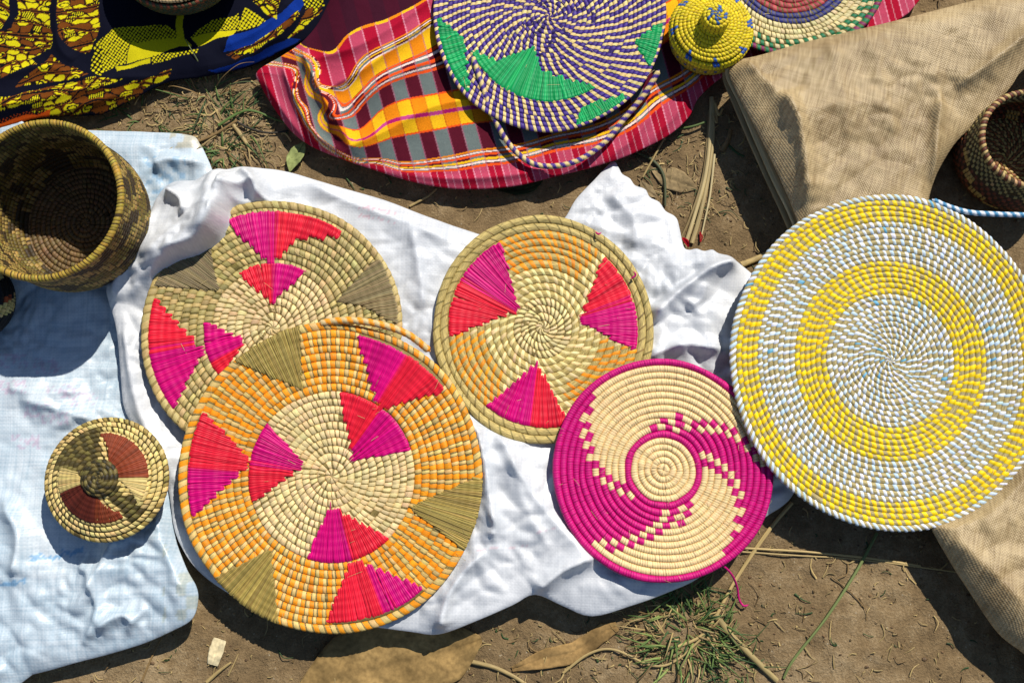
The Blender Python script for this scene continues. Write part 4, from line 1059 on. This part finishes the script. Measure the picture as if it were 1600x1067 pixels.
hem([(1146, 92, .066), (1140, 116, .056), (1160, 160, .052), (1184, 216, .050), (1212, 280, .050), (1236, 330, .050), (1256, 380, .050)], .014, .012, lin(196, 176, 130))
hem([(1140, 104, .046), (1136, 122, .038), (1152, 164, .036), (1174, 216, .034), (1204, 284, .034), (1228, 336, .034), (1250, 388, .034)], .014, .012, lin(164, 142, 100))
def gz(p): return float(ground_h(np.array([p.x]), np.array([p.y]))[0])
def tuft(label, cx, cy, n, ln, w, cols, spread=1.0, lift=.5, root_r=18):
    """a clump of grass: every blade its own bent ribbon"""
    c = P(cx, cy, 0); root = empty('grass_tuft', (c.x, c.y, gz(c)), label, 'grass', (0, 0, 0), 'grass tufts')
    parts = []
    for k in range(n):
        a = random.uniform(0, 2*PI); r0 = root_r*.001*math.sqrt(random.random()); l = ln*random.choice([random.uniform(.3, .8), random.uniform(.6, 1.3)])*.001
        a2 = a+random.uniform(-1.2, 1.2); up = random.uniform(.15, lift)
        p0 = Vector((r0*math.cos(a), r0*math.sin(a), -.002))
        d = Vector((math.cos(a2)*spread, math.sin(a2)*spread, 0))
        sd = Vector((-d.y, d.x, 0))*random.uniform(-.25, .25)*l
        q = [p0, p0+d*l*.3+Vector((0, 0, l*up*.6)), p0+d*l*.7+sd*.5+Vector((0, 0, l*up*.75)), p0+d*l+sd+Vector((0, 0, max(.003, l*up*.35)))]
        cc = random.choice(cols)*random.uniform(.7, 1.25)
        parts.append(ribbon_geo([tuple(v) for v in q], w*random.uniform(.6, 1.2), w*.15, cc, .3, 3))
    o = join_geo('blades', parts, root); o['kind'] = 'stuff'
    return root
tuft('green grass tuft below the magenta and cream tray', 1075, 985, 260, 46, .0034, [GG, GD, GG*.8, lin(120, 134, 70), SB, SC*.8], root_r=62, lift=.6)
tuft('sparse grass tuft poking out beside the magenta tray rim', 1068, 918, 60, 40, .003, [GG, SC*.8, GD], root_r=26)
tuft('grass tuft between the wax print cloth and the plaid cloth', 326, 148, 26, 74, .0030, [GG*.7, GD, lin(110, 120, 76), SB], root_r=30, lift=.8)
tuft('flattened yellowing grass tuft above the white sack corner', 350, 205, 60, 70, .0034, [GG*.8, SC*.7, SB, GD], root_r=45, lift=.3)
tuft('short green grass tuft touching the torn sack corner', 345, 240, 22, 34, .0042, [GG, GD], root_r=14, lift=.5)
tuft('few green blades at the bottom right of the big tuft', 1150, 1040, 30, 50, .003, [GD, GG*.8], root_r=28, lift=.4)
tuft('thin dry grass clump under the wax print cloth edge', 225, 185, 40, 55, .003, [SB*.8, GD, GG*.7], root_r=45, lift=.3)

def straw(label, pts, w0, w1, col, name='straw', cat='straw', group='loose straws'):
    return tag(ribbon(name, pts, w0, w1, col), label, cat, group)
straw('long pale straw crossing the dirt below the magenta tray', [(1238, 785, .006), (1200, 830, .004), (1150, 905, .004), (1105, 985, .004), (1060, 1010, .003)], .006, .004, SC)
straw('thin horizontal straw under the yellow mat, left piece', [(1158, 856, .003), (1260, 862, .003), (1360, 872, .003), (1440, 884, .003)], .0035, .003, SC)
straw('second thin straw lying just under the horizontal one', [(1160, 862, .003), (1250, 868, .003), (1345, 874, .003), (1500, 894, .003)], .0028, .002, SC*.85)
straw('long green blade slanting down from the yellow mat', [(1372, 832, .004), (1340, 890, .005), (1290, 965, .005), (1240, 1030, .004), (1225, 1060, .003)], .0045, .0035, lin(112, 124, 70))
sp_ = P(1112, 210, 0)
stalk = empty('dry_stalk', (sp_.x, sp_.y, gz(sp_)), 'split dry stalk lying between the plaid cloth and brown sack', 'stalk')
bpy.context.view_layer.update()
for k_, (pts, w0, w1, cc) in enumerate([([(1113, 150, .007), (1111, 210, .007), (1104, 270, .007), (1088, 330, .007), (1070, 386, .004)], .007, .006, lin(186, 166, 118)), ([(1116, 156, .006), (1115, 212, .006), (1108, 272, .006), (1096, 330, .006), (1082, 378, .004)], .006, .007, lin(168, 148, 102)),
        ([(1109, 170, .004), (1106, 220, .004), (1099, 276, .005), (1080, 336, .005), (1064, 372, .003)], .004, .003, lin(140, 120, 80)), ([(1118, 160, .008), (1124, 178, .010), (1130, 168, .008)], .005, .003, SC), ([(1117, 240, .004), (1111, 300, .005), (1102, 345, .004), (1096, 372, .003)], .004, .002, lin(196, 178, 132)), ([(1119, 165, .006), (1121, 190, .012), (1114, 176, .014)], .004, .002, SC*.8)]):
    keep_world(ribbon('fibre', pts, w0, w1, cc, curl=.35), stalk)
straw('thin dark stem left of the split dry stalk', [(985, 228, .004), (1020, 248, .005), (1038, 275, .004), (1040, 320, .004)], .006, .004, lin(70, 74, 44), 'stem', 'stem')
straw('curved green stem joining the plaid cloth and the stalk', [(1050, 200, .005), (1080, 196, .01), (1105, 188, .008)], .004, .003, GG*.7, 'stem', 'stem')
straw('thin straw leaning from the plaid cloth over the dirt', [(1055, 185, .018), (1030, 230, .01), (1005, 275, .005)], .0035, .0025, SC*.8)
straw('pale stick poking from under the yellow mat', [(1160, 412, .006), (1190, 400, .006), (1225, 384, .006)], .010, .008, SC*.9, 'stick', 'stick')
straw('curling twig stub right of the split dry stalk', [(1128, 235, .004), (1140, 214, .008), (1143, 200, .006)], .009, .006, SB, 'twig', 'twig')
straw('small green sliver right of the split dry stalk', [(1140, 225, .003), (1152, 236, .004), (1164, 243, .003)], .004, .003, GD, 'stem', 'stem')
straw('dark curved twig left of the plaid cloth', [(370, 190, .004), (390, 200, .006), (420, 207, .006), (450, 203, .004)], .004, .003, lin(50, 44, 34), 'twig', 'twig')
straw('pale diagonal twig pair above the sack', [(305, 222, .004), (335, 208, .006), (370, 187, .005)], .005, .004, SB, 'twig', 'twig')
straw('bent pale stalk above the crumpled sack', [(362, 192, .004), (378, 214, .006), (392, 236, .004)], .007, .005, SC*.75, 'dry_stalk', 'stalk')
straw('long green blade running toward the plaid cloth', [(340, 195, .006), (385, 172, .008), (430, 185, .006), (458, 194, .003)], .005, .002, GG, 'long_grass', 'grass')
straw('small straw on the dirt under the plaid cloth', [(640, 322, .003), (668, 306, .004), (682, 294, .003)], .004, .003, SC*.75)
straw('short straw lying by the paper scrap', [(322, 1066, .003), (345, 1046, .004), (362, 1034, .003)], .006, .003, SC*.8)
straw('long thin straw shaded by the left sack', [(222, 1064, .003), (240, 1020, .004), (268, 965, .003)], .003, .002, SB)
straw('forked twig right of the big dry leaf', [(735, 1034, .004), (770, 1042, .005), (800, 1056, .004), (830, 1075, .003)], .007, .005, SC*.75, 'twig', 'twig')
straw('long thin brown root beside the bark strip', [(880, 1052, .004), (920, 1022, .006), (960, 1015, .005), (1020, 1040, .006), (1060, 1030, .004), (1110, 985, .004)], .004, .003, SC*.8, 'root', 'root')
straw('yellowed fallen blade crossing the bottom of the tuft', [(1118, 960, .008), (1150, 1000, .006), (1190, 1040, .005), (1215, 1064, .004)], .010, .008, lin(160, 140, 90), 'long_grass', 'grass')
straw('thin straw lying right of the bottom tuft', [(1300, 900, .003), (1330, 925, .003), (1352, 950, .003)], .002, .002, SB)

# strap of dry bark
def leaf(name, label, cat, pts, wid, col, h=.004, cup=.12, group=None, vein=True):
    """blade of a leaf with a midrib and rolling edges: pts along the midrib (px, py), widths (px) at each"""
    c = catmull([(*P(a, b, .004)[:2],) for a, b in pts], 10, False); w_ = catmull([(x, 0) for x in wid], 10, False)[:, 0]*.0005
    n = len(c); T = np.gradient(c, axis=0); T /= np.linalg.norm(T, axis=1)[:, None]+1e-9; S = np.stack([T[:, 1], -T[:, 0]], -1)
    m = 13; k = np.linspace(-1, 1, m)
    XY = c[:, None]+S[:, None]*(k[None]*np.maximum(w_, .0004)[:, None]*(1+.10*vnoise(np.arange(n)*.35, np.zeros(n), 5))[:, None])[..., None]
    Z = ground_h(XY[..., 0], XY[..., 1])+h+np.abs(k)[None]*w_[:, None]*cup+.0022*fbm(XY[..., 0]*30, XY[..., 1]*30, 4, 3)
    Z -= .0012*np.exp(-(k/.08)**2)[None]
    V = np.concatenate([XY, Z[..., None]], -1)
    V2 = V.copy(); V2[..., 2] -= .0011
    F = gridF(n, m); F2 = gridF(n, m)[:, ::-1]+n*m
    i = np.arange(n-1); rim = [np.stack([i*m, i*m+n*m, (i+1)*m+n*m, (i+1)*m], -1), np.stack([i*m+m-1, (i+1)*m+m-1, (i+1)*m+m-1+n*m, i*m+m-1+n*m], -1)]
    cc = np.tile(col, (n*m, 1))*(1+.30*fbm(XY[..., 0]*24, XY[..., 1]*24, 8, 4)).reshape(-1, 1)
    if vein:
        vv = (np.abs(np.sin((np.arange(n)[:, None]*.32-np.abs(k)[None]*2.2)*2)) < .12).reshape(-1) | (np.abs(k)[None]+np.zeros((n, 1)) < .09).reshape(-1)
        cc[vv] *= .72
    cc = np.clip(cc, 0, 1)
    uv = np.stack([np.arange(n)[:, None]*.3+0*k[None], k[None]*3+0*np.arange(n)[:, None]], -1).reshape(-1, 2)
    o = mesh(name, np.vstack([V.reshape(-1, 3), V2.reshape(-1, 3)]), np.vstack([F, F2]+rim), M_LEAF, None, np.vstack([cc, cc*.8]), np.vstack([uv, uv]))
    return tag(o, label, cat, group)
leaf('dry_leaf', 'big dry brown leaf on the dirt at the bottom edge', 'leaf', [(470, 1085), (540, 1055), (620, 1032), (700, 1015), (752, 998)], [30, 110, 130, 96, 10], lin(150, 122, 76), .006, .06)
leaf('green_leaf', 'small yellow green leaf lying left of the plaid cloth', 'leaf', [(452, 268), (458, 252), (468, 236), (476, 222)], [2, 22, 22, 3], lin(142, 150, 92), .008, .25)
leaf('green_leaf', 'dark green leaf half under the plaid cloth edge', 'leaf', [(775, 294), (800, 296), (828, 292), (848, 280)], [2, 14, 16, 2], lin(60, 72, 44), .006, .2)
leaf('bark_strip', 'flat strip of dry bark on the dirt at the bottom', 'bark', [(800, 1046), (850, 1030), (900, 1018), (940, 990), (965, 978)], [8, 26, 30, 26, 14], lin(140, 112, 70), .004, .1, vein=False)
leaf('dry_leaf', 'crumbled grey leaf pieces by the split stalk', 'leaf', [(1020, 262), (1045, 275), (1070, 285), (1090, 292)], [6, 34, 30, 6], lin(140, 120, 86), .003, .05)
leaf('dry_leaf', 'small curled dry leaf beside the dark stem', 'leaf', [(1002, 282), (1012, 296), (1026, 306)], [4, 20, 4], lin(130, 112, 82), .004, .2)
leaf('paper_scrap', 'small pale paper scrap on the dirt at the bottom left', 'paper', [(332, 1038), (338, 1018), (344, 998)], [18, 21, 20], lin(206, 190, 150), .003, .02, vein=False)
leaf('red_petal', 'red petal at the end of the split stalk', 'petal', [(1066, 372), (1072, 378), (1076, 386)], [3, 7, 2], lin(170, 16, 36), .012, .3, 'red petals by the sack', False)
leaf('red_petal', 'red petal beside the stick under the torn sack edge', 'petal', [(1095, 360), (1097, 368), (1096, 376)], [2, 5, 2], lin(150, 26, 34), .003, .2, 'red petals by the sack', False)

# fine litter nobody could count
cloths = []
parts = []
def free(px_, py_):
    for poly in ([(345, 262), (460, 262), (740, 352), (890, 330), (960, 250), (1070, 340), (1180, 425), (1250, 500), (1250, 790), (1000, 945), (680, 995), (420, 960), (260, 800), (160, 460), (240, 300)],
                 [(-90, 200), (300, 208), (340, 280), (310, 960), (-90, 1070)], [(400, 110), (470, 60), (540, -40), (1400, -40), (1160, 110), (1070, 200), (850, 285), (700, 300), (480, 235)],
                 [(-90, 210), (60, 190), (210, 155), (430, 90), (560, -40), (-90, -90)], [(1135, 100), (1650, -30), (1650, 60), (1450, 300), (1560, 500), (1650, 1060), (1450, 820), (1240, 340)]):
        if inside_poly(np.array([px_]), np.array([py_]), poly)[0]: return False
    return True
k = 0
while k < 2300:
    a, b = random.uniform(-40, 1640), random.uniform(-40, 1110)
    if k < 420: a, b = random.gauss(330, 75), random.gauss(205, 40)
    elif k < 700: a, b = random.gauss(1050, 80), random.gauss(270, 70)
    elif k < 1000: a, b = random.gauss(1000, 150), random.gauss(1010, 45)
    if not free(a, b): k += 1 if random.random() < .2 else 0; continue
    k += 1
    p = P(a, b, 0); an = random.uniform(0, 2*PI); l = random.choice([4, 5, 6, 8, 12, 18, 30])*.001*random.uniform(.6, 1.2); g = gz(p)
    d = Vector((math.cos(an), math.sin(an), 0))*l; s = Vector((-d.y, d.x, 0))*random.uniform(-.3, .3)
    cc = random.choice([SC, SC, SB, SB*.7, SC*.7, SC*.85, GD])*random.uniform(.6, 1.1)
    parts.append(ribbon_geo([(p.x, p.y, g+.0015), (p.x+d.x*.5+s.x, p.y+d.y*.5+s.y, g+.002+l*random.random()*.10), (p.x+d.x, p.y+d.y, g+.002)], random.uniform(.0010, .0032), .0008, cc, .25, 3))
lit = join_geo('ground_litter', parts); lit['kind'] = 'stuff'; lit['label'] = 'chopped straw and twig bits scattered over the dirt'
parts = []
ico_v = []
for k in range(2600):
    a, b = random.uniform(-30, 1630), random.uniform(-30, 1100)
    if not free(a, b): continue
    p = P(a, b, 0); r = abs(random.gauss(0, .0013))+.0006; g = gz(p)
    n1, n2 = 7, 6
    th = np.linspace(0, 2*PI, n1+1)[:, None]; ph = np.linspace(-PI/2, PI/2, n2)[None]
    rr = r*(1+.5*vnoise(th*1.2+k, ph*1.3, 2)); rr[-1] = rr[0]
    V = np.stack([p.x+rr*np.cos(ph)*np.cos(th), p.y+rr*np.cos(ph)*np.sin(th)*.8, g+rr*.5*np.sin(ph)+r*.05], -1)
    cc = random.choice([lin(120, 92, 60), lin(96, 72, 46), lin(150, 126, 90), lin(110, 86, 58)])*random.uniform(.7, 1.1)
    parts.append((V.reshape(-1, 3), gridF(n1+1, n2), np.tile(cc, ((n1+1)*n2, 1)), np.zeros(((n1+1)*n2, 2))+k))
peb = join_geo('ground_crumbs', parts); peb['kind'] = 'stuff'; peb['label'] = 'crumbs of soil and grit scattered over the dirt'
